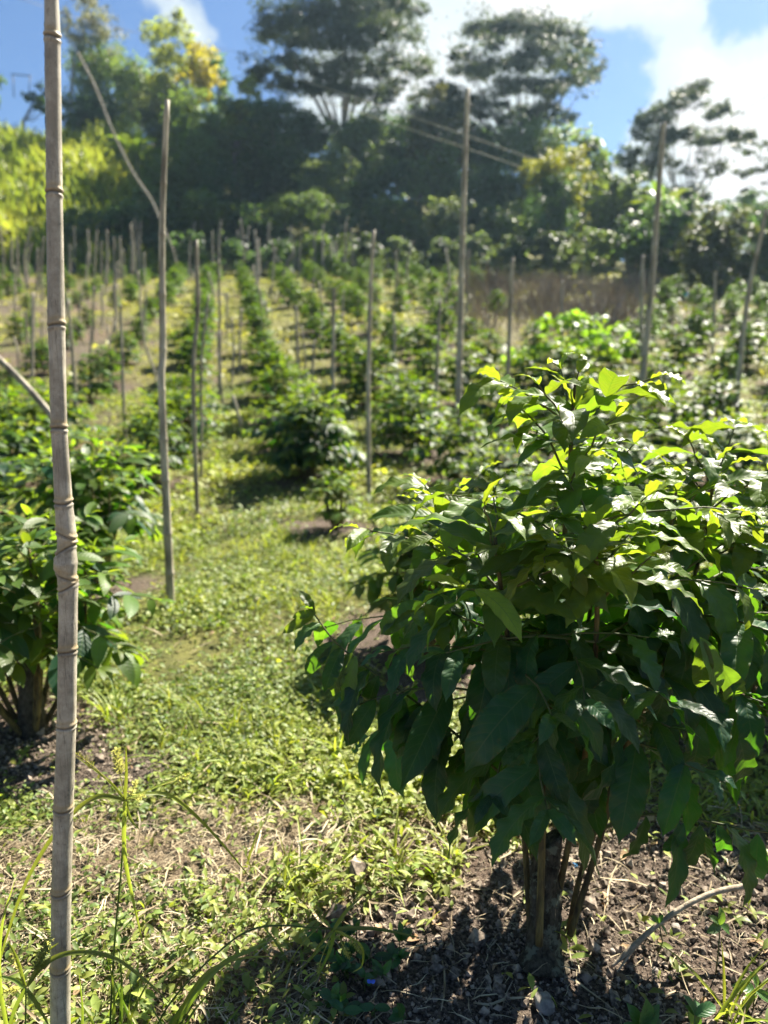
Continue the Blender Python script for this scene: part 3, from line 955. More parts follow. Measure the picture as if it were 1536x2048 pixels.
rr = rad0 + dr
cxx = np.interp(zz, zs, cx)
ker = np.ones(9) / 9
cxx = np.convolve(np.pad(cxx, 4, mode='edge'), ker, 'valid')
V = np.stack([cxx[:, None] + rr * np.cos(TH), PY + rr * np.sin(TH), ZZ], -1).reshape(-1, 3)
nn_ = len(zz)
i = np.arange(nn_ - 1)[:, None] * SEG; j = np.arange(SEG)[None]; j2 = (j + 1) % SEG
Q = np.stack([i + j, i + j2, i + SEG + j2, i + SEG + j], -1).reshape(-1, 4)
x0 = float(np.interp(0.0, zs, cx))
bam = empty('bamboo_pole', (x0, PY, float(height(x0, PY))), 'sharp grey bamboo pole in front with a swollen crooked joint', 'bamboo pole', 'tall bamboo poles')
gg = Geo()
gg.add(V - np.array(bam.location), Q, None, np.stack([TH / 6.283, ZZ], -1).reshape(-1, 2), yel.ravel(), dark.ravel())
gg.build('culm', M_BAMBOO, bam)
# crusty lichen along its left side
gg = Geo()
rb = np.random.default_rng(5)
oct_v = np.array([[1, 0, 0], [-1, 0, 0], [0, 1, 0], [0, -1, 0], [0, 0, 1], [0, 0, -1]], float)
oct_t = np.array([[0, 2, 4], [2, 1, 4], [1, 3, 4], [3, 0, 4], [2, 0, 5], [1, 2, 5], [3, 1, 5], [0, 3, 5]])
OCT = (oct_v, None, oct_t, np.zeros((6, 2)))
k = 260
zc = np.concatenate([rb.uniform(1.45, 2.25, 160), rb.normal(1.93, 0.05, 60), rb.uniform(1.1, 1.5, 40)])
tt = rb.normal(np.pi * 1.02, 0.22, k)
rc = np.interp(zc, wz[:, 0], wz[:, 1]) / 2 / FPX * (PY * math.cos(PITCH) - (zc - CAM_Z) * math.sin(PITCH))
pc = np.stack([np.interp(zc, zs, cx) + rc * np.cos(tt), PY + rc * np.sin(tt), zc], -1) - np.array(bam.location)
gg.inst(OCT, np.tile(np.eye(3), (k, 1, 1)), pc, rb.uniform(0.0006, 0.002, (k, 3)), rb.random(k))
gg.build('lichen', simple('lichen', (0.05, 0.06, 0.035), (0.12, 0.13, 0.08), 60, 0.95), bam)


def pole_geo(path, r0, r1, seed, node_gap=0.28, seg=8):
    r = np.random.default_rng(seed)
    p = smoothpath(path, 10)
    Ltot = np.linalg.norm(np.diff(p, axis=0), axis=1).sum()
    L = np.concatenate([[0], np.cumsum(np.linalg.norm(np.diff(p, axis=0), axis=1))])
    s = list(np.linspace(0, Ltot, max(12, int(Ltot / 0.08))))
    nd = []
    q = r.uniform(0.1, node_gap)
    while q < Ltot:
        nd.append(q); s += [q - 0.02, q - 0.006, q, q + 0.006, q + 0.02]
        q += node_gap * r.uniform(0.8, 1.25)
    s = np.unique(np.clip(s, 0, Ltot))
    pts = np.stack([np.interp(s, L, p[:, c]) for c in range(3)], -1)
    rad = np.interp(s, [0, Ltot], [r0, r1])
    for q in nd:
        rad = rad * (1 + 0.16 * np.exp(-((s - q) / 0.012) ** 2))
    return tube(pts, rad, seg)


def pole(name, pxs, dist, wpx0, wpx1, label, cat='bamboo pole', group=None, mat=None, seed=0, sink=True, base_free=False):
    """pxs: photo pixels from the base up; dist None = base stands on the ground there"""
    if dist is None:
        b = ray(*pxs[0]); y = b[1]
    else:
        y = dist
    pts = [P(px, py, y) for px, py in pxs]
    rj = np.random.default_rng(seed + 5)
    wpx0 *= .92; wpx1 *= .92
    if len(pts) > 2:
        hj = np.linalg.norm(pts[-1] - pts[0])
        pts = [pts[0]] + [q_ + rj.normal(0, .006 * hj, 3) for q_ in pts[1:-1]] + [pts[-1]]
    if sink:
        x, yy = pts[0][0], pts[0][1]
        pts[0] = np.array([x, yy, float(height(x, yy)) - 0.05])
    dd = y
    root = pts[0].copy()
    gg = Geo()
    gg.add(*pole_geo(np.array(pts) - root, wpx0 / 2 / FPX * dd, wpx1 / 2 / FPX * dd, seed), rnd=np.random.default_rng(seed).random())
    o = gg.build(name, mat or M_POLE)
    o.location = tuple(root)
    return tag(o, label, cat, group)


PG = 'tall bamboo poles'
poles = [
    ([(342, 1215), (334, 800), (328, 700), (331, 450), (334, 200)], None, 21, 11, 'second tall bamboo pole, standing left of the grassy lane'),
    ([(395, 1040), (388, 760), (390, 620), (392, 480)], None, 11, 9, 'straight pale pole just right of the second tall bamboo pole'),
    ([(402, 965), (400, 860), (407, 720), (417, 590)], None, 7, 5, 'thin pole leaning across the straight pale pole at mid left'),
    ([(738, 1005), (738, 800), (744, 600), (747, 460)], None, 11, 8, 'slim pole left of the large bush, beside the rounded coffee bush'),
    ([(915, 885), (922, 650), (929, 420), (935, 178)], None, 16, 9, 'tall dark pole above the middle rows, reaching into the trees'),
    ([(1268, 900), (1285, 790), (1303, 560), (1327, 245)], 10.5, 15, 10, 'tall leaning pole above the right shoulder of the large bush'),
    ([(1008, 900), (1017, 700), (1025, 515)], None, 10, 7, 'brown pole rising behind the left top of the large bush'),
    ([(1470, 900), (1480, 760), (1500, 590), (1533, 420)], 11.5, 12, 8, 'leaning dark pole near the right edge'),
    ([(869, 890), (872, 760), (880, 600)], None, 8, 6, 'thin pole between the slim pole and the tall dark pole'),
    ([(665, 860), (664, 700), (667, 575)], None, 9, 7, 'pale stake behind the rounded coffee bush, left of the slim pole'),
    ([(622, 855), (624, 760), (629, 680)], None, 6, 5, 'short thin stake above the rounded coffee bush'),
    ([(1282, 800), (1284, 650), (1285, 510)], 14.5, 8, 7, 'upright stake beside the tall leaning pole'),
    ([(1424, 720), (1427, 620), (1430, 545)], 18, 8, 6, 'short stake at the right in front of the dark trees'),
    ([(1495, 740), (1493, 650), (1497, 560)], 17, 8, 6, 'stake right of the short stake, in front of dark trees'),
    ([(251, 880), (246, 760), (241, 610)], None, 8, 6, 'thin pale stake left of the second tall bamboo pole'),
    ([(153, 820), (144, 720), (135, 600)], None, 9, 6, 'leaning pale stake just right of the foreground bamboo'),
    ([(67, 870), (65, 740), (65, 585)], None, 8, 6, 'upright stake left of the foreground bamboo'),
    ([(322, 790), (305, 735), (288, 680), (279, 595)], None, 6, 5, 'bent thin pole just left of the second tall bamboo pole'),
    ([(488, 872), (478, 835), (465, 790)], None, 8, 7, 'short stub of stake leaning left in the lane'),
    ([(437, 800), (441, 680), (436, 520)], None, 7, 5, 'thin pole right of the straight pale pole'),
    ([(447, 820), (440, 740), (436, 660)], None, 7, 5, 'short dark pole leaning beside the lane top'),
    ([(520, 560), (518, 520), (516, 478)], None, 6, 5, 'single short stake at the top of the rows'),
    ([(1120, 720), (1122, 640), (1124, 560)], 20, 6, 5, 'thin stake in the dry brown brush'),
    ([(790, 790), (788, 700), (786, 625)], None, 6, 5, 'thin stake above the middle rows right of the slim pole'),
    ([(590, 800), (594, 700), (592, 610)], None, 6, 5, 'thin stake left of the short thin stake'),
]
for q, (pxs, dist, w0, w1, lab) in enumerate(poles):
    pole('bamboo_pole' if w0 > 9 else 'wooden_stake', pxs, dist, w0, w1, lab, 'bamboo pole' if w0 > 9 else 'stake', PG if w0 > 9 else 'thin stakes in the plot', seed=q + 10)
# the log that leans at the left edge
pole('leaning_bamboo', [(128, 862), (104, 832), (50, 765), (-30, 690), (-90, 640)], 6.2, 15, 13, 'thick grey bamboo leaning at the left edge behind the front pole', 'bamboo pole', PG, seed=60, sink=False)
pole('bent_bamboo', [(360, 545), (345, 500), (325, 440), (300, 400), (265, 345), (225, 270), (190, 170), (155, 105)], 40, 4.2, 4.6, 'long bent pale bamboo arching up left across the dark trees', 'bamboo pole', seed=61)
pole('fallen_branch', [(1405, 672), (1430, 662), (1470, 650), (1520, 640)], 19, 7, 4, 'pale fallen branch lying in the dry brush at the right', 'branch', seed=62, sink=False)
# far stakes along the top of the field
rs = np.random.default_rng(21)
spots = [(5, 560), (25, 562), (40, 575), (57, 560), (75, 585), (138, 575), (148, 545), (172, 585), (180, 555), (188, 560), (203, 565), (216, 572), (228, 560), (240, 562), (247, 570), (262, 556), (268, 560), (275, 552), (283, 550), (380, 560), (387, 545), (428, 560), (440, 555), (480, 545), (486, 552), (496, 548), (535, 552), (545, 555), (578, 548), (588, 552), (600, 556), (628, 550), (648, 556), (662, 552), (675, 555), (690, 560), (705, 552)]
for (px, py) in spots:
    hgt = rs.uniform(65, 118)
    pole('wooden_stake', [(px, py), (px + rs.normal(0, 2), py - hgt * .5), (px + rs.normal(0, 4), py - hgt)], None, rs.uniform(3.6, 5.2), rs.uniform(3, 4.2), 'far thin stake at the top edge of the field below the dark trees', 'stake', 'far stakes along the field edge', seed=int(rs.integers(1e6)))
for q in range(48):
    left_ = q < 26
    px = rs.uniform(5, 310) if left_ else rs.uniform(380, 1000)
    py = rs.uniform(570, 800) if left_ else rs.uniform(580, 770)
    hgt = rs.uniform(70, 140)
    lab = 'thin blurred stake among the bushes of the brown slope at far left' if left_ else 'thin blurred stake among the middle rows'
    pole('wooden_stake', [(px, py), (px + rs.normal(0, 3), py - hgt * .5), (px + rs.normal(0, 6), py - hgt)], None, rs.uniform(4, 5.8), rs.uniform(3.4, 4.8), lab, 'stake', 'stakes on the brown slope' if left_ else 'stakes in the middle rows', seed=int(rs.integers(1e6)))

# ------------------------------------------------------------------ trees
CARD = leaf_tpl(2, 1, W=0.34, droop=0.7, fold=0.3, acum=False)


def tree(name, label, px, dist, pads, color, trunk_px=None, trunk_r=0.18, leaf=0.36, dens=1.0, seed=0, group=None, cat='tree', depth=1.0, flat=1.0):
    """pads: (px, py, half width, half height) of the leaf masses as the photo shows them, given depth round the trunk"""
    r = np.random.default_rng(seed + 900)
    bx = (px - 768) / FPX * dist / math.cos(PITCH) * 0.985
    base = np.array([bx, dist, float(height(bx, dist)) - 0.1])
    root = empty(name, base, label, cat, group)
    fol = Geo(); wood = Geo()
    wid = max(abs(p[0] - px) + p[2] for p in pads) / FPX * dist
    cents = []
    if flat < 1:
        np2 = []
        for (a_, b_, c_, d_) in pads:
            for q_ in (-1, 0, 1):
                np2.append((a_ + q_ * c_ * .62 + r.normal(0, 5), b_ + abs(q_) * d_ * r.uniform(0, .9) + r.normal(0, d_ * .35), c_ * r.uniform(.42, .64), d_ * r.uniform(.5, 1.0)))
        np2 += [(a_, b_ + d_ * .2, c_ * 1.15, d_ * .8, .16) for (a_, b_, c_, d_) in pads]
        pads = np2
    for (cx_, cy_, hw, hh, *dm_) in pads:
        off = r.normal(0, 0.33) * wid * depth
        y = dist + off
        c = P(cx_, cy_, y)
        rx = hw / FPX * y; rz = hh / FPX * y * flat
        ry = rx * r.uniform(0.75, 1.1)
        cents.append((c, rz))
        vol = rx * ry * rz
        n = int(min(2600, max(60, 120 * dens * (dm_[0] if dm_ else 1) * (rx * ry + rx * rz) * (0.36 / leaf) ** 2)))
        ncl = max(5, int(2.2 + n / 26))
        cd = norm(r.normal(0, 1, (ncl, 3))) * (r.uniform(0.15, 1.0, ncl) ** 0.5)[:, None]
        pick = r.integers(0, ncl, n)
        dd_ = cd[pick] + r.normal(0, 0.17, (n, 3))
        rad = np.linalg.norm(dd_, axis=1)
        d = norm(dd_)
        p = c + d * rad[:, None] * np.array([rx, ry, rz])
        keep = fbm(p[:, 0] * 0.9 + p[:, 1] * 0.5, p[:, 2] * 1.2 - p[:, 1] * .4, seed + 5, 2) > 0.30
        p = p[keep]; d = d[keep]
        n = len(p)
        ld = norm(np.stack([r.normal(0, 1, n), r.normal(0, 1, n), r.normal(-0.35, 0.45, n)], -1) + d * 0.6)
        nm = np.stack([r.normal(0, 0.6, n), r.normal(0, 0.6, n), np.full(n, 1.0)], -1) + d * 0.5
        clump = r.random(ncl)[pick[keep]]
        fol.inst(CARD, frames(ld, nm), p - base, leaf * r.uniform(0.6, 1.25, n), np.clip(0.15 + 0.6 * clump + r.normal(0, .15, n), 0, 1))
    # trunk and limbs
    top = np.mean([c[0] for c in cents], axis=0)
    low = min(c[0][2] for c in cents)
    fork = np.array([base[0] * 0.7 + top[0] * 0.3, base[1], base[2] + max(0.8, (low - base[2]) * 0.75)])
    tp = smoothpath([base - base, (base + fork) / 2 - base + r.normal(0, 0.15, 3) * [1, 1, 0], fork - base], 5)
    trk = Geo(); trk.add(*tube(tp, np.linspace(trunk_r, trunk_r * 0.7, len(tp)), 9), rnd=0.6)
    trk.build('trunk', M_TREEBARK, root)
    for c, rz in (cents if flat >= 1 else cents[::2]):
        e = c - np.array([0, 0, rz * 0.4])
        midp = (fork + e) / 2 + r.normal(0, 0.25, 3) + np.array([0, 0, -0.12 * abs(e[0] - fork[0])])
        lp = smoothpath([fork - base, midp - base, e - base], 5)
        wood.add(*tube(lp, np.linspace(trunk_r * 0.32, trunk_r * 0.06, len(lp)), 6, False), rnd=0.6)
    wood.build('limbs', M_TREEBARK, root)
    o = fol.build('crown', M_TREE, root, smooth=True)
    o.color = (*color, 1)
    return root


def blob_pads(px, top, bot, hw, n, seed, hwf=(0.30, 0.52), hhf=(0.16, 0.28)):
    """leaf masses filling a rounded crown"""
    r = np.random.default_rng(seed)
    out = []
    H = bot - top
    n = int(n * 1.9)
    for q in range(n):
        t_ = (q + 0.5) / n
        yy = top + H * (0.14 + 0.78 * t_)
        prof = math.sin(math.pi * min(1, 0.16 + 0.62 * t_)) ** 0.7
        out.append((px + r.uniform(-1, 1) * hw * prof * 0.75, yy, hw * r.uniform(*hwf) * (0.6 + .5 * prof), H * r.uniform(*hhf) * (0.55 if q == 0 else .8)))
    return out


DG = (0.050, 0.098, 0.048); MG = (0.080, 0.132, 0.046); LG = (0.16, 0.20, 0.04); YG = (0.24, 0.23, 0.03); GG = (0.030, 0.045, 0.026)
tree('umbrella_tree', 'tall flat layered tree at top centre, cut by the top edge', 690, 66, [(560, 108, 62, 26), (535, 160, 42, 18), (640, 62, 75, 24), (700, 125, 75, 26), (765, 60, 70, 28), (610, 15, 80, 26), (800, 118, 55, 20), (720, 5, 80, 28), (600, 165, 50, 18), (690, -40, 110, 26), (790, 10, 55, 20), (660, 165, 50, 22), (740, 180, 50, 20), (560, 60, 50, 16), (800, 165, 40, 20)], GG, trunk_r=0.34, seed=1, leaf=.27, dens=1.5, flat=.8)
tree('umbrella_tree', 'tall flat layered tree right of centre, its whole crown against clouds', 1035, 64, [(955, 82, 52, 20), (1035, 45, 80, 18), (1115, 62, 60, 22), (1150, 120, 45, 20), (1000, 128, 62, 16), (1085, 105, 65, 18), (1140, 165, 48, 18), (930, 125, 36, 14), (1060, 165, 62, 16), (905, 175, 48, 20), (1010, 215, 50, 26), (1090, 225, 50, 24), (970, 190, 40, 18), (1165, 90, 28, 12), (890, 215, 50, 24)], GG, trunk_r=0.34, seed=2, leaf=.26, dens=1.5, flat=.8)
tree('hillside_tree', 'feathery grey green tree with sparse top at upper left', 180, 76, [(180, 20, 40, 30), (165, 60, 45, 26), (205, 55, 40, 24), (180, -20, 50, 24), (195, 95, 40, 25), (150, 30, 26, 18)], (0.09, 0.10, 0.07), trunk_r=0.16, seed=3, dens=.5, leaf=.3)
tree('hillside_tree', 'dense dark round tree beside the top of the foreground bamboo', 215, 78, blob_pads(215, 80, 270, 90, 10, 3), MG, seed=4)
tree('hillside_tree', 'tall bright yellow green tree at upper left', 345, 74, blob_pads(340, 25, 230, 58, 9, 4), LG, seed=5, dens=.8)
tree('hillside_tree', 'tree with golden yellow foliage right of the bright green one', 392, 72, blob_pads(392, 75, 200, 42, 7, 5), YG, seed=6)
tree('hillside_tree', 'small rounded dark tree right of the golden tree', 430, 76, blob_pads(430, 92, 250, 36, 6, 6), DG, seed=7)
tree('hillside_tree', 'low dark tree clump on the grassy ridge behind the bamboo', 85, 70, blob_pads(85, 165, 225, 30, 4, 7), DG, seed=8)
tree('hillside_tree', 'dark tree at the far left edge of the ridge', -15, 72, blob_pads(-15, 130, 215, 24, 4, 8), DG, seed=9)
tree('hillside_tree', 'pale leafed tree below the bright yellow green tree', 330, 69, blob_pads(330, 165, 300, 62, 8, 9), (0.085, 0.11, 0.05), seed=10)
tree('hillside_tree', 'shaded tree under the dense round tree at left', 170, 74, blob_pads(170, 180, 275, 62, 7, 10), DG, seed=11)
tree('hillside_tree', 'large dark tree with a lit yellow crest left of centre', 440, 64, blob_pads(430, 185, 400, 125, 14, 11), MG, seed=12, trunk_r=.3)
tree('hillside_tree', 'largest dark shadowy tree at centre left', 570, 62, blob_pads(565, 195, 400, 105, 14, 12), DG, seed=13, trunk_r=.3)
tree('hillside_tree', 'small lit tree on the skyline left of the umbrella trees', 480, 60, blob_pads(480, 148, 270, 42, 6, 13), LG, seed=14)
tree('hillside_tree', 'dark leafy tree with pale bare trunks at centre', 705, 61, blob_pads(700, 222, 400, 85, 12, 14), (0.10, 0.155, 0.065), seed=15, trunk_r=.2)
tree('hillside_tree', 'dark broad tree left of the tall dark pole', 835, 64, blob_pads(825, 205, 400, 90, 12, 15), DG, seed=16)
tree('hillside_tree', 'brownish green tree top between the two umbrella trees', 890, 60, blob_pads(880, 160, 330, 60, 8, 16), (0.075, 0.085, 0.035), seed=17)
tree('hillside_tree', 'dark tree right of the tall dark pole', 985, 63, blob_pads(985, 235, 400, 80, 12, 17), DG, seed=18)
tree('hillside_tree', 'leafy tree under the right umbrella tree', 1080, 58, blob_pads(1080, 230, 400, 75, 10, 18), (0.10, 0.155, 0.065), seed=19)
tree('vine_tree', 'dark columnar tree draped in yellow green vine, right of centre', 1105, 46, blob_pads(1105, 330, 500, 52, 10, 19), DG, seed=20, leaf=.28)
tree('creeper', 'yellow green creeper over the top of the dark columnar tree', 1120, 45, [(1080, 330, 40, 16), (1125, 318, 40, 16), (1160, 345, 26, 22), (1165, 390, 16, 30), (1165, 440, 14, 26), (1150, 480, 18, 24), (1060, 350, 22, 16)], (0.15, 0.17, 0.035), seed=21, leaf=.26, trunk_r=.05, cat='creeper', depth=.3)
tree('hillside_tree', 'rounded mid green tree right of the vine draped tree', 1180, 54, blob_pads(1180, 240, 460, 55, 10, 20), MG, seed=22)
tree('hillside_tree', 'sloping green tree left of the tall leaning pole', 1240, 48, blob_pads(1235, 340, 480, 62, 9, 21), (0.06, 0.095, 0.035), seed=23)
tree('feathery_tree', 'open feathery tree against white cloud at the right', 1345, 56, [(1370, 195, 45, 20), (1312, 228, 42, 18), (1440, 218, 30, 14), (1290, 285, 46, 24), (1370, 265, 52, 20), (1450, 268, 48, 10), (1320, 330, 48, 24), (1400, 325, 40, 20), (1270, 330, 30, 18), (1350, 380, 60, 22), (1300, 240, 28, 14)], GG, seed=24, leaf=.25, trunk_r=.2, dens=1.5, flat=.85)
tree('feathery_tree', 'thin bare branched tree at the right edge against cloud', 1520, 50, [(1500, 292, 28, 10), (1535, 330, 34, 12), (1480, 345, 24, 9), (1510, 375, 26, 10), (1560, 280, 30, 14)], GG, seed=25, leaf=.24, trunk_r=.09, dens=.6)
tree('hillside_tree', 'dark bushy tree at the right below the feathery tree', 1330, 38, blob_pads(1330, 385, 580, 85, 12, 24), DG, seed=26, leaf=.3)
tree('hillside_tree', 'dim brownish green tree at the right behind the short stakes', 1440, 34, blob_pads(1440, 400, 640, 85, 13, 25), (0.045, 0.06, 0.03), seed=27, leaf=.27)
tree('hillside_tree', 'dark tree cut by the right edge above the field', 1545, 36, blob_pads(1545, 385, 640, 70, 12, 26), DG, seed=28, leaf=.27)
tree('hillside_tree', 'bluish dark tree low on the skyline at the right edge', 1500, 60, blob_pads(1500, 375, 470, 60, 6, 27), DG, seed=29)
tree('hillside_tree', 'shaded low tree at the foot of the grassy hill', 200, 50, blob_pads(215, 405, 505, 70, 9, 28), DG, seed=30)
tree('hillside_tree', 'leafy low tree under the long bent bamboo', 290, 50, blob_pads(305, 345, 490, 45, 9, 29), MG, seed=31)
tree('hillside_tree', 'dim low tree at the left edge above the far stakes', 30, 49, blob_pads(20, 455, 515, 60, 6, 30), (0.10, 0.11, 0.05), seed=32)
tree('hillside_tree', 'dull shaded tree between dry grass and the foreground bamboo', 130, 49, blob_pads(140, 405, 510, 45, 6, 31), MG, seed=33)
layers = ((345, 290, 'left of the largest dark tree, lower on the slope', MG), (455, 312, 'below the yellow crested tree', DG), (560, 300, 'in front of the largest dark tree', (0.036, 0.07, 0.04)), (655, 285, 'with a pale lit crest below the left umbrella tree', (0.11, 0.155, 0.07)),
          (765, 318, 'in shade between the cables and the field', DG), (868, 292, 'touching the left side of the tall dark pole', MG), (962, 320, 'touching the right side of the tall dark pole', DG), (1050, 345, 'left of the vine draped tree', (0.10, 0.145, 0.06)))
for q, (px, top, lab, c) in enumerate(layers):
    tree('hillside_tree', f'middle tree of the wood {lab}', px, 56.5 + (q % 3) * .8, blob_pads(px, top, 470, 68, 9, 70 + q), c, seed=110 + q, leaf=.33, trunk_r=.2)
layers = ((315, 405, 'right of the second tall pole top', DG), (410, 378, 'behind the straight pale pole', MG), (505, 398, 'above the lane', DG), (600, 372, 'above the rows at centre', MG), (690, 405, 'just left of the slim pole top', DG), (785, 380, 'right of the slim pole top', MG), (905, 395, 'behind the tall dark pole', (0.10, 0.14, 0.07)), (1005, 402, 'above the dry brush', MG))
for q, (px, top, lab, c) in enumerate(layers):
    tree('hillside_tree', f'low front tree of the wood {lab}', px, 50.5 + (q % 3) * .7, blob_pads(px, top, 510, 60, 7, 90 + q), c, seed=130 + q, leaf=.30, trunk_r=.16)
for q, (px, top, lab) in enumerate(((1150, 330, 'behind the vine draped tree'), (1260, 400, 'left of the feathery tree'), (1400, 430, 'below the feathery tree'))):
    tree('hillside_tree', f'shadowy background tree deep in the wood {lab}', px, 66, blob_pads(px, top, 520, 95, 12, 76 + q), (0.042, 0.075, 0.045), seed=150 + q, leaf=.42, trunk_r=.25)
und = [(380, 'left of the arching bamboo foot', DG), (460, 'above the top stakes, near the lane', DG), (545, 'above the rows at centre left', DG), (625, 'below the largest dark tree', MG), (710, 'left of the slim pole top', (0.055, 0.085, 0.045)),
       (790, 'right of the slim pole top', (0.065, 0.10, 0.06)), (865, 'left of the tall dark pole', (0.065, 0.10, 0.06)), (955, 'right of the tall dark pole', (0.065, 0.10, 0.06)), (1025, 'above the dry brown brush', (0.06, 0.09, 0.05)), (1092, 'left of the vine tree trunk', (0.06, 0.09, 0.05)), (1140, 'right of the vine tree trunk', (0.07, 0.10, 0.05)), (1190, 'above the right end of the dry brush', (0.075, 0.115, 0.05)), (1255, 'beside the tall leaning pole', (0.075, 0.115, 0.05))]
for q, (px, lab, c) in enumerate(und):
    tree('understory_shrub', f'tall leafy shrub {lab}, lighter than the trees behind', px, 44.2 if px < 1080 else 41 if px < 1180 else 38, blob_pads(px, 452 + (px % 7) * 4, 540, 48, 6, 40 + q), c, seed=50 + q, leaf=.27, trunk_r=.06, cat='shrub', group='shrubs along the field top')
tree('broadleaf_shrub', 'bright green broad leaved shrub behind the top of the large bush', 1150, 14, [(1090, 650, 38, 16), (1150, 640, 50, 16), (1215, 662, 46, 18), (1100, 690, 50, 24), (1180, 695, 60, 22), (1060, 720, 38, 24), (1240, 690, 30, 16)], (0.13, 0.24, 0.03), seed=70, leaf=.17, trunk_r=.025, cat='shrub', dens=.8)
for q, (px, py, dist, lab) in enumerate(((270, 235, 55, 'palm like banana plant at left under the pale tree'), (1330, 370, 44, 'banana plant below the feathery tree'), (1235, 350, 50, 'banana plant on the skyline left of the feathery tree'))):
    top = P(px, py, dist)
    bz = float(height(top[0], dist))
    root = empty('banana_plant', (top[0], dist, bz), lab, 'plant')
    r = np.random.default_rng(80 + q)
    Ht = top[2] - bz
    gg = Geo(); gg.add(*tube(np.array([[0, 0, 0], [0.05, 0, Ht * .4], [0, 0, Ht * .7]]), [.16, .13, .09], 8), rnd=.5)
    gg.build('stem', M_TWIG, root)
    T = leaf_tpl(8, 1, W=.13, droop=1.3, fold=.5, acum=False)
    n = 10
    a = np.arange(n) / n * 6.283 + r.normal(0, .2, n); e = r.uniform(.5, 1.3, n)
    d = np.stack([np.cos(a) * np.cos(e), np.sin(a) * np.cos(e), np.sin(e)], -1)
    gg = Geo(); gg.inst(T, frames(d, np.array([0, 0, 1.0]) - d * .5), np.tile([0, 0, Ht * .68], (n, 1)), r.uniform(2.0, 2.8, n), r.random(n), r.uniform(.1, .4, n))
    gg.build('fronds', M_BLADE, root)

# cables strung between the trees
for q, (pts, rad, lab) in enumerate((([(500, 160), (720, 226), (930, 296), (1075, 345)], .024, 'lower pale cable strung from the umbrella tree to the vine tree'),
                                     ([(560, 146), (760, 212), (930, 270), (1085, 325)], .022, 'upper pale cable strung between the trees at centre'))):
    p = smoothpath([P(a, b, 62 - 16.5 * k_ / (len(pts) - 1)) for k_, (a, b) in enumerate(pts)], 8)
    gg = Geo(); gg.add(*tube(p - p[0], rad, 6), rnd=.5)
    o = gg.build('cable', M_CORD); o.location = tuple(p[0]); tag(o, lab, 'cable')
for q, (pts, dist, lab) in enumerate((([(-20, 150), (25, 152), (60, 155)], 75, 'wire'), )):
    root = empty('utility_frame', P(40, 190, dist), 'faint thin utility frame on the ridge at the far left', 'utility pole')
    gg = Geo()
    for (a, b) in (((28, 195), (26, 148)), ((58, 195), (60, 150)), ((22, 148), (62, 152))):
        gg.add(*tube(np.array([P(*a, dist), P(*b, dist)]) - np.array(root.location), .05, 6), rnd=.5)
    gg.build('frame', M_WIRE, root)
for (pts, lab, d0, d1) in (([(1300, 330), (1420, 262), (1545, 185)], 'thin power line rising past the feathery tree', 50, 30), ([(20, -8), (250, 60), (560, 120)], 'thin dark power line across the sky at upper left', 40, 60)):
    p = smoothpath([P(a, b, d0 + (d1 - d0) * q / 2) for q, (a, b) in enumerate(pts)], 6)
    gg = Geo(); gg.add(*tube(p - p[0], .013, 5), rnd=.5)
    o = gg.build('power_line', M_WIRE); o.location = tuple(p[0]); tag(o, lab, 'power line')
# little blue plastic ties
for (px, py, d, s, lab) in ((1005, 487, 44, .22, 'blue plastic rag high among the leaves above the dry brush'), (1375, 586, 20, .16, 'blue plastic strip hanging near the right stakes'), (715, 649, 24, .12, 'blue plastic scrap left of the slim pole'),
                            (1190, 632, 18, .10, 'blue plastic scrap above the bright broad leaved shrub'), (158, 722, 14, .10, 'small teal plastic scrap right of the foreground bamboo'), (803, 778, 14, .09, 'pale blue scrap among the middle bushes')):
    gg = Geo()
    V, Q, T, uv = leaf_tpl(5, 2, W=.42, droop=1.6, fold=.7, wave=.5, nw=2, acum=False)
    c = P(px, py, d)
    gg.add(V * s, Q, None, uv, .5)
    o = gg.build('plastic_scrap', M_BLUE); o.location = tuple(c); tag(o, lab, 'plastic scrap')

# ------------------------------------------------------------------ ground cover
def frustum_points(n, y0, y1, rg, pad=0.5, power=1.0):
    y = y0 + (y1 - y0) * rg.random(n) ** power
    hw = 0.53 * y + pad
    # density uniform in area: accept by width
    x = rg.uniform(-1, 1, n) * (0.53 * y1 + pad)
    m = np.abs(x) < hw
    return x[m], y[m]


T_CL = [leaf_tpl(3, 1, W=w_, droop=d_, fold=0.4, acum=False) for w_, d_ in ((.2, .5), (.26, .9), (.16, .3), (.22, 1.2))]
rc_ = np.random.default_rng(44)
cover = Geo()


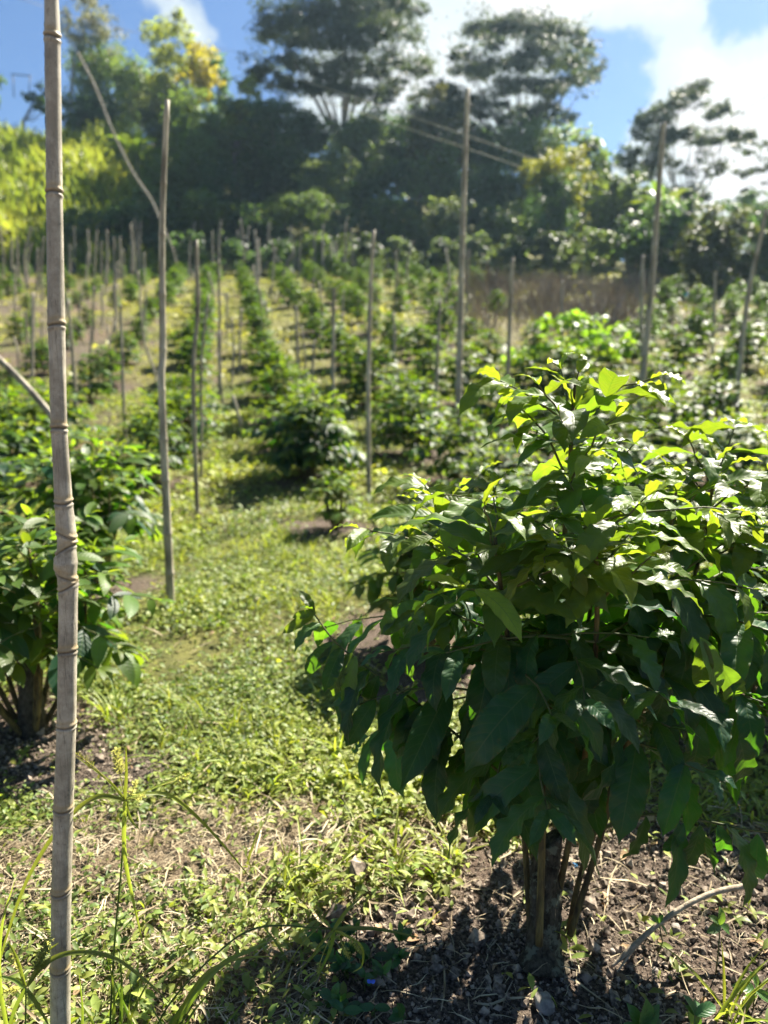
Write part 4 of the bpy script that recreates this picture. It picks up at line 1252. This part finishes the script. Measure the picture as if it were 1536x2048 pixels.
def scatter_cover(n, y0, y1, size, lift, per, pad, geo_, keep_scale=1.0, spread=0.03):
    x, y = frustum_points(n, y0, y1, rc_, pad)
    so, sw = masks(x, y)
    dens = (1 - 0.97 * so) * (1 - 0.62 * sw) * (0.12 + 1.15 * sstep(fbm(x * 1.9, y * 1.9, 60, 3), .30, .66)) * keep_scale
    m = rc_.random(len(x)) < dens
    x, y = x[m], y[m]
    k = len(x)
    patch = fbm(x * 0.9, y * 0.9, 71, 2)
    for q in range(per):
        a = rc_.uniform(0, 6.283, k); el = rc_.normal(0.45, 0.35, k)
        ox = x + rc_.normal(0, spread, k); oy = y + rc_.normal(0, spread, k)
        z = height(ox, oy) + np.abs(rc_.normal(0, lift, k)) + 0.004
        d = np.stack([np.cos(a) * np.cos(el), np.sin(a) * np.cos(el), np.sin(el)], -1)
        nm = np.stack([rc_.normal(0, .3, k), rc_.normal(0, .3, k), np.ones(k)], -1) - d * 0.3
        s = size * rc_.uniform(0.45, 1.35, k) * (0.45 + 1.1 * patch)
        age = np.clip(rc_.beta(1.1, 1.6, k) + (patch - .5) * .9, 0, 1)
        tq = rc_.integers(0, len(T_CL), k)
        for ti in range(len(T_CL)):
            mm = tq == ti
            geo_.inst(T_CL[ti], frames(d[mm], nm[mm]), np.stack([ox, oy, z], -1)[mm], s[mm], rc_.random(mm.sum()), age[mm])
    return k


print('cover', scatter_cover(30000, 1.0, 3.4, 0.031, 0.026, 5, 0.7, cover))
print('cover', scatter_cover(34000, 3.2, 6.5, 0.042, 0.030, 4, 0.8, cover, spread=.04))
BG = [(np.stack([b_[0][:, 0] * .55, b_[0][:, 1], b_[0][:, 2]], -1), *b_[1:]) for b_ in
      [ribbon(np.stack([np.zeros(5), np.linspace(0, 1, 5), -0.5 * np.linspace(0, 1, 5) ** 2 * q_], -1), np.array([.05, .07, .06, .04, .005]) * 1.6, fold=.2) for q_ in (.3, .7, 1.2, 1.7)]]
x, y = frustum_points(5200, 1.0, 7.0, rc_, .7)
so, sw = masks(x, y)
m = rc_.random(len(x)) < (1 - so) * sstep(fbm(x * 1.4 + 9, y * 1.4, 83, 3), .40, .62)
for xx, yy in zip(x[m], y[m]):
    k = int(rc_.integers(5, 12))
    a = rc_.uniform(0, 6.283, k); el = rc_.uniform(.35, 1.45, k)
    d = np.stack([np.cos(a) * np.cos(el), np.sin(a) * np.cos(el), np.sin(el)], -1)
    O = np.stack([xx + rc_.normal(0, .012, k), yy + rc_.normal(0, .012, k), np.full(k, float(height(xx, yy)))], -1)
    cover.inst(BG[int(rc_.integers(0, 4))], frames(d, np.stack([-np.cos(a), -np.sin(a), np.full(k, .5)], -1)), O, rc_.uniform(.05, .16, k), rc_.random(k), rc_.uniform(.3, 1, k))
x, y = frustum_points(420, 1.0, 7.0, rc_, .7)
so, sw = masks(x, y)
m = rc_.random(len(x)) < (1 - .9 * so) * .8
for xx, yy in zip(x[m], y[m]):
    k = int(rc_.integers(4, 9))
    a = np.arange(k) * 2.4 + rc_.normal(0, .3, k); el = rc_.uniform(.1, .9, k)
    d = np.stack([np.cos(a) * np.cos(el), np.sin(a) * np.cos(el), np.sin(el)], -1)
    zz_ = float(height(xx, yy)) + np.linspace(.01, rc_.uniform(.03, .10), k)
    O = np.stack([np.full(k, xx), np.full(k, yy), zz_], -1)
    cover.inst(T_CL[int(rc_.integers(0, 4))], frames(d, np.array([0, 0, 1.0]) + rc_.normal(0, .2, (k, 3))), O, rc_.uniform(.03, .065, k), rc_.random(k), np.clip(rc_.normal(.35, .3, k), 0, 1))
tag(cover.build('ground_cover', M_COVER), 'low leafy weeds covering the lane and ground between the bushes', 'ground cover', kind='stuff')
fg = Geo()
print('far cover', scatter_cover(38000, 6.3, 15, 0.068, 0.035, 4, 1.2, fg, spread=.08))
tag(fg.build('lane_weeds', M_COVER), 'sunlit low weeds filling the lane between the first rows', 'ground cover', kind='stuff')
fg = Geo()
print('far cover', scatter_cover(40000, 14.5, 46, 0.15, 0.03, 3, 2.0, fg, spread=.2))
tag(fg.build('field_grass', M_FIELD), 'sunlit grass and weeds on the slope between the far rows', 'grass', kind='stuff')

# straw, dead leaves, soil crumbs
straw = Geo()
ST = []
for q in range(8):
    r = np.random.default_rng(q)
    p = np.zeros((5, 3)); p[:, 1] = np.linspace(0, 1, 5); p[:, 0] = np.cumsum(r.normal(0, .03, 5)) ; p[:, 2] = np.array([0, .05, .08, .06, .0]) * r.uniform(-.5, 1.5)
    V, Q, T, uv = ribbon(p, np.array([.02, .03, .03, .025, .01]) * r.uniform(.5, 1.5) * 1.2, fold=.3)
    ST.append((V, Q, T, uv))


def scatter_straw(n, y0, y1, size, pad, geo_, lift=.012):
    x, y = frustum_points(n, y0, y1, rc_, pad)
    so, sw = masks(x, y)
    m = rc_.random(len(x)) < np.clip(0.10 + 0.95 * sw, 0, 1) * (1 - 0.86 * so)
    x, y = x[m], y[m]; k = len(x)
    a = rc_.uniform(0, 6.283, k); el = rc_.normal(0.05, 0.22, k)
    d = np.stack([np.cos(a) * np.cos(el), np.sin(a) * np.cos(el), np.sin(el)], -1)
    z = height(x, y) + np.abs(rc_.normal(0, lift, k)) + .003
    tq = rc_.integers(0, len(ST), k)
    s = size * rc_.uniform(.4, 1.5, k)
    for ti in range(len(ST)):
        mm = tq == ti
        geo_.inst(ST[ti], frames(d[mm], np.array([0, 0, 1.0]) + rc_.normal(0, .3, (mm.sum(), 3))), np.stack([x, y, z], -1)[mm], s[mm], rc_.random(mm.sum()))


scatter_straw(42000, 1.0, 3.0, 0.048, .7, straw)
scatter_straw(3500, 1.0, 3.0, 0.12, .7, straw)
scatter_straw(12000, 3.0, 8.0, 0.13, .8, straw)
tag(straw.build('dry_straw', M_STRAW), 'dry straw and dead stems littering the ground', 'straw', kind='stuff')
lit = Geo()
TD = [leaf_tpl(6, 2, W=.22, droop=d_, fold=f_, wave=.3, nw=2.2, ph=q) for q, (d_, f_) in enumerate(((.9, .9), (-.8, .7), (1.6, .5)))]
x, y = frustum_points(1500, 1.0, 5.0, rc_, .6)
so, sw = masks(x, y)
m = rc_.random(len(x)) < 0.25 + .4 * np.maximum(so, sw)
x, y = x[m], y[m]; k = len(x)
a = rc_.uniform(0, 6.283, k)
d = np.stack([np.cos(a), np.sin(a), rc_.normal(.1, .25, k)], -1)
tq = rc_.integers(0, 3, k)
for ti in range(3):
    mm = tq == ti
    lit.inst(TD[ti], frames(d[mm], np.array([0, 0, 1.0]) + rc_.normal(0, .5, (mm.sum(), 3))), np.stack([x, y, height(x, y) + .008], -1)[mm], rc_.uniform(.02, .06, mm.sum()), rc_.random(mm.sum()))
tag(lit.build('fallen_leaves', M_DRYLEAF), 'curled brown fallen leaves on the soil', 'fallen leaves', kind='stuff')
cr = Geo()
x, y = frustum_points(110000, 1.0, 3.2, rc_, .5)
so, sw = masks(x, y)
m = rc_.random(len(x)) < so * .85 + .12
x, y = x[m], y[m]; k = len(x)
print('crumbs', k)
s = rc_.gamma(1.1, 0.0026, k)[:, None] * rc_.uniform(.5, 1.4, (k, 3)) + .0008
big = rc_.random(k) < .012
s[big] *= 2.6
a = rc_.normal(0, 1, (k, 3)); b = rc_.normal(0, 1, (k, 3))
cr.inst(OCT, frames(a, b), np.stack([x, y, height(x, y) + s.mean(1) * .4], -1), s, rc_.random(k))
tag(cr.build('soil_crumbs', M_CRUMB, smooth=False), 'loose dark soil crumbs round the foot of the large bush', 'soil crumbs', kind='stuff')

# tall grass on the hill at left; dry brown brush at right
hg = Geo()
BL = []
for q in range(5):
    r = np.random.default_rng(q + 70)
    p = np.zeros((5, 3)); p[:, 1] = np.linspace(0, 1, 5); p[:, 2] = -0.35 * np.linspace(0, 1, 5) ** 2.2 * r.uniform(.3, 1.6)
    BL.append(ribbon(p, np.array([.05, .07, .06, .04, .005]) * 1.6, fold=.2))


def blades(geo_, x, y, hgt, spread, rg, age):
    k = len(x)
    a = rg.uniform(0, 6.283, k); el = np.clip(rg.normal(1.25, spread, k), .3, 1.57)
    d = np.stack([np.cos(a) * np.cos(el), np.sin(a) * np.cos(el), np.sin(el)], -1)
    n_ = np.stack([-np.cos(a), -np.sin(a), np.full(k, .5)], -1)
    tq = rg.integers(0, 5, k)
    O = np.stack([x, y, height(x, y) - .02], -1)
    for ti in range(5):
        mm = tq == ti
        geo_.inst(BL[ti], frames(d[mm], n_[mm]), O[mm], hgt[mm], rg.random(mm.sum()), age[mm])


x = rc_.uniform(-42, -9, 26000); y = rc_.uniform(45.5, 74, 26000)
m = rc_.random(26000) < sstep(x, -10, -17)
x, y = x[m], y[m]
blades(hg, x, y, rc_.uniform(.6, 1.5, len(x)) * (.55 + 1.0 * vnoise(x * .6, y * .6, 4)), .34, rc_, np.clip(fbm(x * .25, y * .25, 90, 3) * 1.5 - .05 + rc_.normal(0, .12, len(x)), 0, 1))
tag(hg.build('hill_grass', M_BLADE), 'tall bright green grass covering the steep hill at left', 'grass', kind='stuff')
br = Geo()
BL0 = BL
BL = [(np.stack([b_[0][:, 0] * .32, b_[0][:, 1], b_[0][:, 2] * r.uniform(.2, .8)], -1), *b_[1:]) for b_ in BL0]
x = rc_.uniform(1, 20, 15000); y = rc_.uniform(20, 37, 15000)
m = (pxof(x, y) > 945 + 60 * np.sin(y * 1.3)) & (pxof(x, y) < 1700) & (fbm(x * .8, y * .8, 66, 3) > .44)
x, y = x[m], y[m]
blades(br, x, y, rc_.uniform(.3, 1.2, len(x)) * sstep(pxof(x, y), 1420, 1180) * (.15 + 1.1 * vnoise(x * .7, y * .7, 3)) + .25, .16, rc_, np.zeros(len(x)))
BL = BL0
tag(br.build('dry_brush', M_BRUSH), 'patch of dry brown dead brush above the field at right', 'dry brush', kind='stuff')

# ------------------------------------------------------------------ foreground sedges, herbs, stick, stones
def spike(geo_, a, b, n, ln, seed):
    """a bottlebrush seed spike from a to b"""
    r = np.random.default_rng(seed)
    a = np.asarray(a); b = np.asarray(b)
    t_ = r.uniform(0.05, 1, n)
    p = a + (b - a) * t_[:, None]
    ax = norm(b - a)
    d = norm(np.cross(ax, r.normal(0, 1, (n, 3)))) + ax * .45
    TT = leaf_tpl(2, 1, W=.12, droop=.2, fold=.3, acum=False)
    geo_.inst(TT, frames(d, np.tile(ax, (n, 1))), p, ln * r.uniform(.7, 1.2, n) * (1 - .35 * t_), r.random(n))


def sedge(label, base, hub, stem_pts, bracts, spikes, extra, seed):
    root = empty('sedge_plant', (base[0], base[1], float(height(base[0], base[1]))), label, 'sedge', 'sedges in the foreground')
    L0 = np.array(root.location)
    gg = Geo()
    p = smoothpath(stem_pts, 6)
    gg.add(*tube(p - L0, np.linspace(.0024, .0018, len(p)), 5), rnd=.4, age=.1); gg.build('stem', M_BLADE, root)
    for k, (pts, wdt, age) in enumerate(bracts):
        p = smoothpath(pts, 7)
        n = len(p)
        prof = np.interp(np.linspace(0, 1, n), [0, .15, .5, .85, 1], [.7, 1, .85, .45, .05])
        gg = Geo(); gg.add(*ribbon(p - L0, 1.45 * wdt * prof, up=(0.1, -.7, .8)), rnd=(k * .37) % 1, age=min(1, age + .2)); gg.build('leaf_blade', M_BLADE, root)
    for k, (a, b, n, ln) in enumerate(spikes):
        gg = Geo()
        gg.add(*tube(np.array([hub, (hub + np.asarray(a)) / 2 + [0, 0, .004], a, b]) - L0, .0009, 4), rnd=.5)
        spike(gg, np.asarray(a) - L0, np.asarray(b) - L0, n, ln, seed + k); gg.build('seed_spike', M_SPIKE, root)
    return root


def pp(y, *pts):
    return [P(a, b, y + (c[0] if c else 0)) for a, b, *c in pts]


Y1 = 1.36
h1 = P(250, 1602, Y1)
b1 = P(215, 2120, Y1); b1[2] = 0.0
sedge('tall sedge with spiky yellow seed heads just right of the foreground bamboo', b1, h1, [b1, P(228, 1900, Y1), P(243, 1730, Y1), h1],
      [(pp(Y1, (250, 1600), (190, 1596), (125, 1650), (60, 1750), (15, 1870), (-8, 1960)), .0075, .35),
       (pp(Y1, (250, 1600), (300, 1588, .03), (345, 1595, .05), (400, 1640, .08), (455, 1700, .10), (508, 1765, .12)), .006, .5),
       (pp(Y1, (250, 1600), (320, 1570, .04), (400, 1530, .08)), .0035, .6),
       (pp(Y1, (250, 1600), (253, 1550), (252, 1490)), .005, .45),
       (pp(Y1, (250, 1600), (215, 1560), (150, 1512)), .004, .7),
       (pp(Y1, (250, 1602, -.02), (249, 1700, -.03), (262, 1780, -.03), (290, 1905, -.02)), .0062, .75),
       (pp(Y1, (250, 1600), (262, 1640), (280, 1660)), .004, .3)],
      [(P(240, 1550, Y1), P(232, 1498, Y1), 190, .016), (P(190, 1535, Y1), P(150, 1505, Y1 + .02), 90, .011), (P(262, 1592, Y1), P(272, 1560, Y1), 80, .011), (P(350, 1562, Y1 + .06), P(380, 1548, Y1 + .07), 80, .012), (P(270, 1598, Y1), P(290, 1590, Y1), 50, .01)], None, 400)
Y2 = 1.30
h2 = P(52, 1975, Y2)
b2 = P(48, 2200, Y2); b2[2] = 0
sedge('short sedge with yellow brush heads at the bottom left corner', b2, h2, [b2, P(50, 2080, Y2), h2],
      [(pp(Y2, (55, 1972), (95, 1925), (150, 1905), (225, 1915), (290, 1960), (345, 2010)), .007, .3),
       (pp(Y2, (50, 1970), (35, 1920), (15, 1880)), .005, .4), (pp(Y2, (50, 1975), (28, 1960), (-10, 1950)), .006, .15), (pp(Y2, (55, 1980), (75, 2010), (100, 2055)), .006, .2),
       (pp(Y2, (52, 1978), (30, 2020), (10, 2080)), .007, .15), (pp(Y2, (20, 2090), (0, 1960), (5, 1850), (30, 1760)), .006, .6), (pp(Y2, (56, 1970), (90, 1910), (118, 1885)), .005, .5)],
      [(P(70, 1940, Y2), P(98, 1880, Y2), 210, .015), (P(40, 1945, Y2), P(25, 1905, Y2), 100, .010), (P(40, 1978, Y2), P(8, 1985, Y2), 100, .010), (P(56, 1985, Y2), P(58, 1995, Y2), 50, .009)], None, 420)
Y3 = 1.42
h3 = P(668, 1858, Y3 + .03)
b3 = P(300, 2120, Y3); b3[2] = 0
sedge('sedge bent over flat with its head near the dark herbs, bottom centre', b3, h3, [b3, P(345, 2000, Y3), P(430, 1910, Y3), P(520, 1854, Y3), h3],
      [(pp(Y3, (668, 1858), (750, 1858), (850, 1878)), .006, .1), (pp(Y3, (668, 1858), (695, 1820), (722, 1795)), .006, .2), (pp(Y3, (668, 1858), (660, 1900), (630, 1965)), .006, .1),
       (pp(Y3, (668, 1860), (640, 1890), (618, 1925)), .005, .1), (pp(Y3, (668, 1860), (720, 1890), (724, 1930), (705, 1945)), .004, .7),
       (pp(Y3, (300, 2120), (390, 1990), (450, 1925), (520, 1895)), .011, .12), (pp(Y3 - .05, (330, 2080), (400, 1960), (470, 1920), (560, 1912)), .005, .6),
       (pp(Y3 - .02, (300, 2110), (420, 1950), (560, 1870)), .008, .15)],
      [(P(700, 1875, Y3), P(725, 1905, Y3), 110, .011), (P(685, 1890, Y3), P(700, 1915, Y3), 90, .011), (P(640, 1925, Y3), P(636, 1945, Y3), 60, .010)], None, 440)
# a tuft of upright grass blades beside the bamboo
r = np.random.default_rng(90)
root = empty('grass_tuft', (P(270, 2100, 1.36)[0], 1.36, 0), 'tuft of long upright grass blades at the bottom beside the foreground bamboo', 'grass tuft')
L0 = np.array(root.location)
for k, (x0_, x1_, yt, dy) in enumerate(((210, 212, 1880, 0), (240, 238, 1900, .02), (156, 158, 1945, -.02), (290, 215, 1930, .03), (330, 300, 2010, 0), (180, 250, 1950, .05), (250, 330, 1905, .04), (300, 400, 1990, -.02), (350, 440, 1960, .02), (120, 90, 2000, 0), (270, 262, 1960, -.03), (390, 500, 1990, 0), (205, 150, 1990, 0))):
    a = P(x0_, 2150, 1.36 + dy); a[2] = 0
    t_ = P(x1_, yt, 1.36 + dy)
    m_ = (a + t_) / 2 + r.normal(0, .012, 3)
    p = smoothpath([a, m_, t_], 6)
    gg = Geo(); gg.add(*ribbon(p - L0, .0075 * np.interp(np.linspace(0, 1, len(p)), [0, .3, 1], [.8, 1, .1]), up=(.1, -.8, .5)), rnd=r.random(), age=r.uniform(.05, .6)); gg.build('leaf_blade', M_BLADE, root)

TH_ = [leaf_tpl(8, 2, W=.24, droop=d_, fold=.5, wave=.05, nw=3, petiole=.04) for d_ in (.3, .7, 1.1)]


def herb(label, spots, name='broadleaf_herb', seed=0, group=None, ages=(0, .35)):
    """spots: (stem base px, py, y) -> list of leaves (tip px, py, size)"""
    r = np.random.default_rng(seed)
    b0 = P(*spots[0][0])
    root = empty(name, (b0[0], b0[1], float(height(b0[0], b0[1]))), label, 'herb', group)
    L0 = np.array(root.location)
    lv = Geo()
    for base, leaves in spots:
        b = P(*base); y = base[2]
        g0 = b.copy(); g0[2] = float(height(b[0], b[1]))
        sg = Geo(); sg.add(*tube(np.array([g0, (g0 + b) / 2 + r.normal(0, .004, 3), b]) - L0, .0017, 5), rnd=.5); sg.build('stem', M_TWIG, root)
        for (tx, ty, s) in leaves:
            e = P(tx, ty, y + r.normal(0, .02))
            d = norm(e - b)
            TT = TH_[r.integers(0, 3)]
            lv.inst(TT, frames(d[None], norm(np.array([[r.normal(0, .35), -.55, .8]]))), (b - L0)[None], np.array([s]), np.array([r.random()]), np.array([r.uniform(*ages)]))
    lv.build('leaves', M_HERB, root)


herb('seedling with upright dark leaves at the bottom edge below the dry stick', [((1285, 2060, 1.36), [(1308, 1972, .085), (1255, 2000, .065), (1325, 1995, .07), (1345, 2020, .05), (1240, 2050, .05)]), ((1390, 2030, 1.38), [(1375, 1975, .05), (1405, 1985, .05), (1440, 2005, .06), (1400, 2060, .05), (1350, 1960, .03)])], seed=1)
herb('small herb with pale oval leaves near the dry stick at right', [((1440, 1850, 1.6), [(1410, 1870, .05), (1470, 1865, .05), (1450, 1820, .045), (1425, 1825, .04)]), ((1510, 1980, 1.5), [(1470, 1960, .06), (1530, 1940, .06), (1490, 2010, .05), (1545, 2000, .05)])], seed=2, ages=(.3, .8))
herb('little two leaved sprout beside the dry stick', [((1318, 1845, 1.66), [(1295, 1825, .035), (1335, 1868, .035), (1328, 1822, .025)])], seed=3, ages=(.3, .8))
rr_ = np.random.default_rng(17)
sp_ = []
for q in range(20):
    bx_, by_ = rr_.uniform(640, 830), rr_.uniform(1850, 2040)
    yb = 1.45 / math.tan(math.atan((by_ - 1024) / FPX) + PITCH) - 0.06
    sp_.append(((bx_, by_, yb), [(bx_ + rr_.normal(0, 28), by_ + rr_.normal(-8, 18), rr_.uniform(.028, .052)) for _ in range(5)]))
herb('patch of dark green dayflower with one blue flower, bottom centre', sp_, 'dayflower', seed=5, ages=(0, .25))
gg = Geo()
T = leaf_tpl(4, 1, W=.42, droop=.3, fold=.2, acum=False)
c = P(742, 1966, 1.50)
gg.inst(T, frames(np.array([[-.7, 0, .7], [.8, 0, .6]]), np.array([[0, -1., .3], [0, -1., .3]])), np.tile([0., 0, 0], (2, 1)), np.array([.012, .012]), np.array([.5, .6]))
o = gg.build('flower', M_PETAL)
dy_ = [q for q in scene.objects if q.name.startswith('dayflower')][0]
o.parent = dy_; o.location = tuple(c - np.array(dy_.location))
for q, (px, py, n, lab) in enumerate(((228, 1445, 16, 'yellow green grass clump beside the nearest left bush'), (1450, 2040, 12, 'low weedy clump at the bottom right corner'), (690, 1120, 14, 'grass clump near the smallest coffee bush'))):
    c = ray(px, py)
    o_ = Geo()
    a = rr_.uniform(0, 6.283, n); el = rr_.uniform(.6, 1.4, n)
    d = np.stack([np.cos(a) * np.cos(el), np.sin(a) * np.cos(el), np.sin(el)], -1)
    for k in range(n):
        o_.inst(BL[k % 5], frames(d[k:k + 1], np.array([[-np.cos(a[k]), -np.sin(a[k]), .4]])), np.array([[rr_.normal(0, .02), rr_.normal(0, .02), 0]]), np.array([[.09, .18, .18]]) * rr_.uniform(.7, 1.2), np.array([rr_.random()]), np.array([rr_.uniform(.5, 1)]))
    o = o_.build('grass_clump', M_BLADE); o.location = tuple(c); tag(o, lab, 'grass clump')

# the dry stick
s0 = ray(1222, 1938)
p = smoothpath([s0 + [0, 0, .004], P(1275, 1884, s0[1] + .03), P(1345, 1828, s0[1] + .05), P(1420, 1788, s0[1] + .08), P(1500, 1770, s0[1] + .1)], 8)
gg = Geo(); gg.add(*tube(p - s0, np.interp(np.linspace(0, 1, len(p)), [0, .1, 1], [.003, .006, .0075]), 7), rnd=.6)
p2 = smoothpath([s0 + [.012, -.012, .002], P(1262, 1905, s0[1] + .02), P(1290, 1874, s0[1] + .035)], 5)
gg.add(*tube(p2 - s0, np.linspace(.002, .005, len(p2)), 6), rnd=.7)
o = gg.build('dry_stick', M_STICK); o.location = tuple(s0); tag(o, 'long dry split stick poking from the soil at bottom right', 'stick')
for q, (px, py, sz, lab) in enumerate(((1088, 2015, .026, 'pale block of stone at the bottom edge below the stump'), (1075, 1985, .011, 'small pale chip above the block of stone'), (1312, 1944, .009, 'round pebble below the dry stick'), (1352, 1860, .014, 'pale pebble right of the dry stick'), (870, 1705, .010, 'white chip on the soil left of the stump'), (1060, 1590, .05, 'blurred rock seen through the stems of the large bush'), (1225, 1905, .008, 'tiny pebble beside the end of the dry stick'))):
    c = ray(px, py)
    r = np.random.default_rng(q + 33)
    gg = Geo()
    uu, vv = np.meshgrid(np.linspace(0, 2 * np.pi, 14, endpoint=False), np.linspace(.12, np.pi - .12, 8), indexing='ij')
    S = np.stack([np.cos(uu) * np.sin(vv), np.sin(uu) * np.sin(vv), np.cos(vv)], -1)
    S = np.sign(S) * np.abs(S) ** .72
    S = S * (0.8 + .45 * fbm(S[..., 0] * 2 + q * 7, S[..., 1] * 2 + S[..., 2] * 1.7, q, 2))[..., None] * np.array([1, .8, .75]) * sz
    ii, jj = np.meshgrid(np.arange(14), np.arange(7), indexing='ij')
    Q = np.stack([ii * 8 + jj, ii * 8 + jj + 1, ((ii + 1) % 14) * 8 + jj + 1, ((ii + 1) % 14) * 8 + jj], -1).reshape(-1, 4)
    V = S.reshape(-1, 3)
    V = np.concatenate([V, [[0, 0, sz * .74], [0, 0, -sz * .74]]])
    T = [[112, k * 8, ((k + 1) % 14) * 8] for k in range(14)] + [[113, ((k + 1) % 14) * 8 + 7, k * 8 + 7] for k in range(14)]
    gg.add(V, Q, T, None, r.random())
    o = gg.build('stone', M_STONE); o.location = (c[0], c[1], c[2] + sz * .35); o.rotation_euler = (0, 0, r.uniform(0, 3)); tag(o, lab, 'stone')
for q, (px, py, lab) in enumerate(((845, 1682, 'frayed blue plastic twine on the soil left of the stump'), (1150, 1735, 'pale blue twine scrap behind the stump'))):
    c = ray(px, py)
    r = np.random.default_rng(q)
    gg = Geo()
    for k in range(4):
        p = np.cumsum(np.concatenate([[[0, 0, .006]], r.normal(0, .008, (5, 3)) * [1, 1, .3]]), 0)
        gg.add(*tube(smoothpath(p, 4), .0007, 4), rnd=r.random())
    o = gg.build('plastic_twine', M_BLUE); o.location = tuple(c); tag(o, lab, 'twine')

# ------------------------------------------------------------------ thin backlit air
hb_ = bpy.data.meshes.new('haze')
X0, X1, Y0, Y1_, Z0, Z1 = -170.0, 170.0, -45.0, 235.0, -3.0, 45.0
vs = [(x, y, z) for x in (X0, X1) for y in (Y0, Y1_) for z in (Z0, Z1)]
hb_.from_pydata(vs, [], [(0, 1, 3, 2), (4, 6, 7, 5), (0, 4, 5, 1), (2, 3, 7, 6), (0, 2, 6, 4), (1, 5, 7, 3)])
hm, n = material('thin_haze')
pv = n.new('ShaderNodeVolumePrincipled', {'Color': (0.55, 0.80, 1.0, 1), 'Density': 0.00033, 'Anisotropy': 0.45})
n.new('ShaderNodeOutputMaterial', {'Volume': pv.outputs[0]})
hb_.materials.append(hm)
ho = bpy.data.objects.new('haze', hb_); COL.objects.link(ho)
tag(ho, 'thin backlit haze in the air over the far slope and trees', 'haze', kind='stuff')
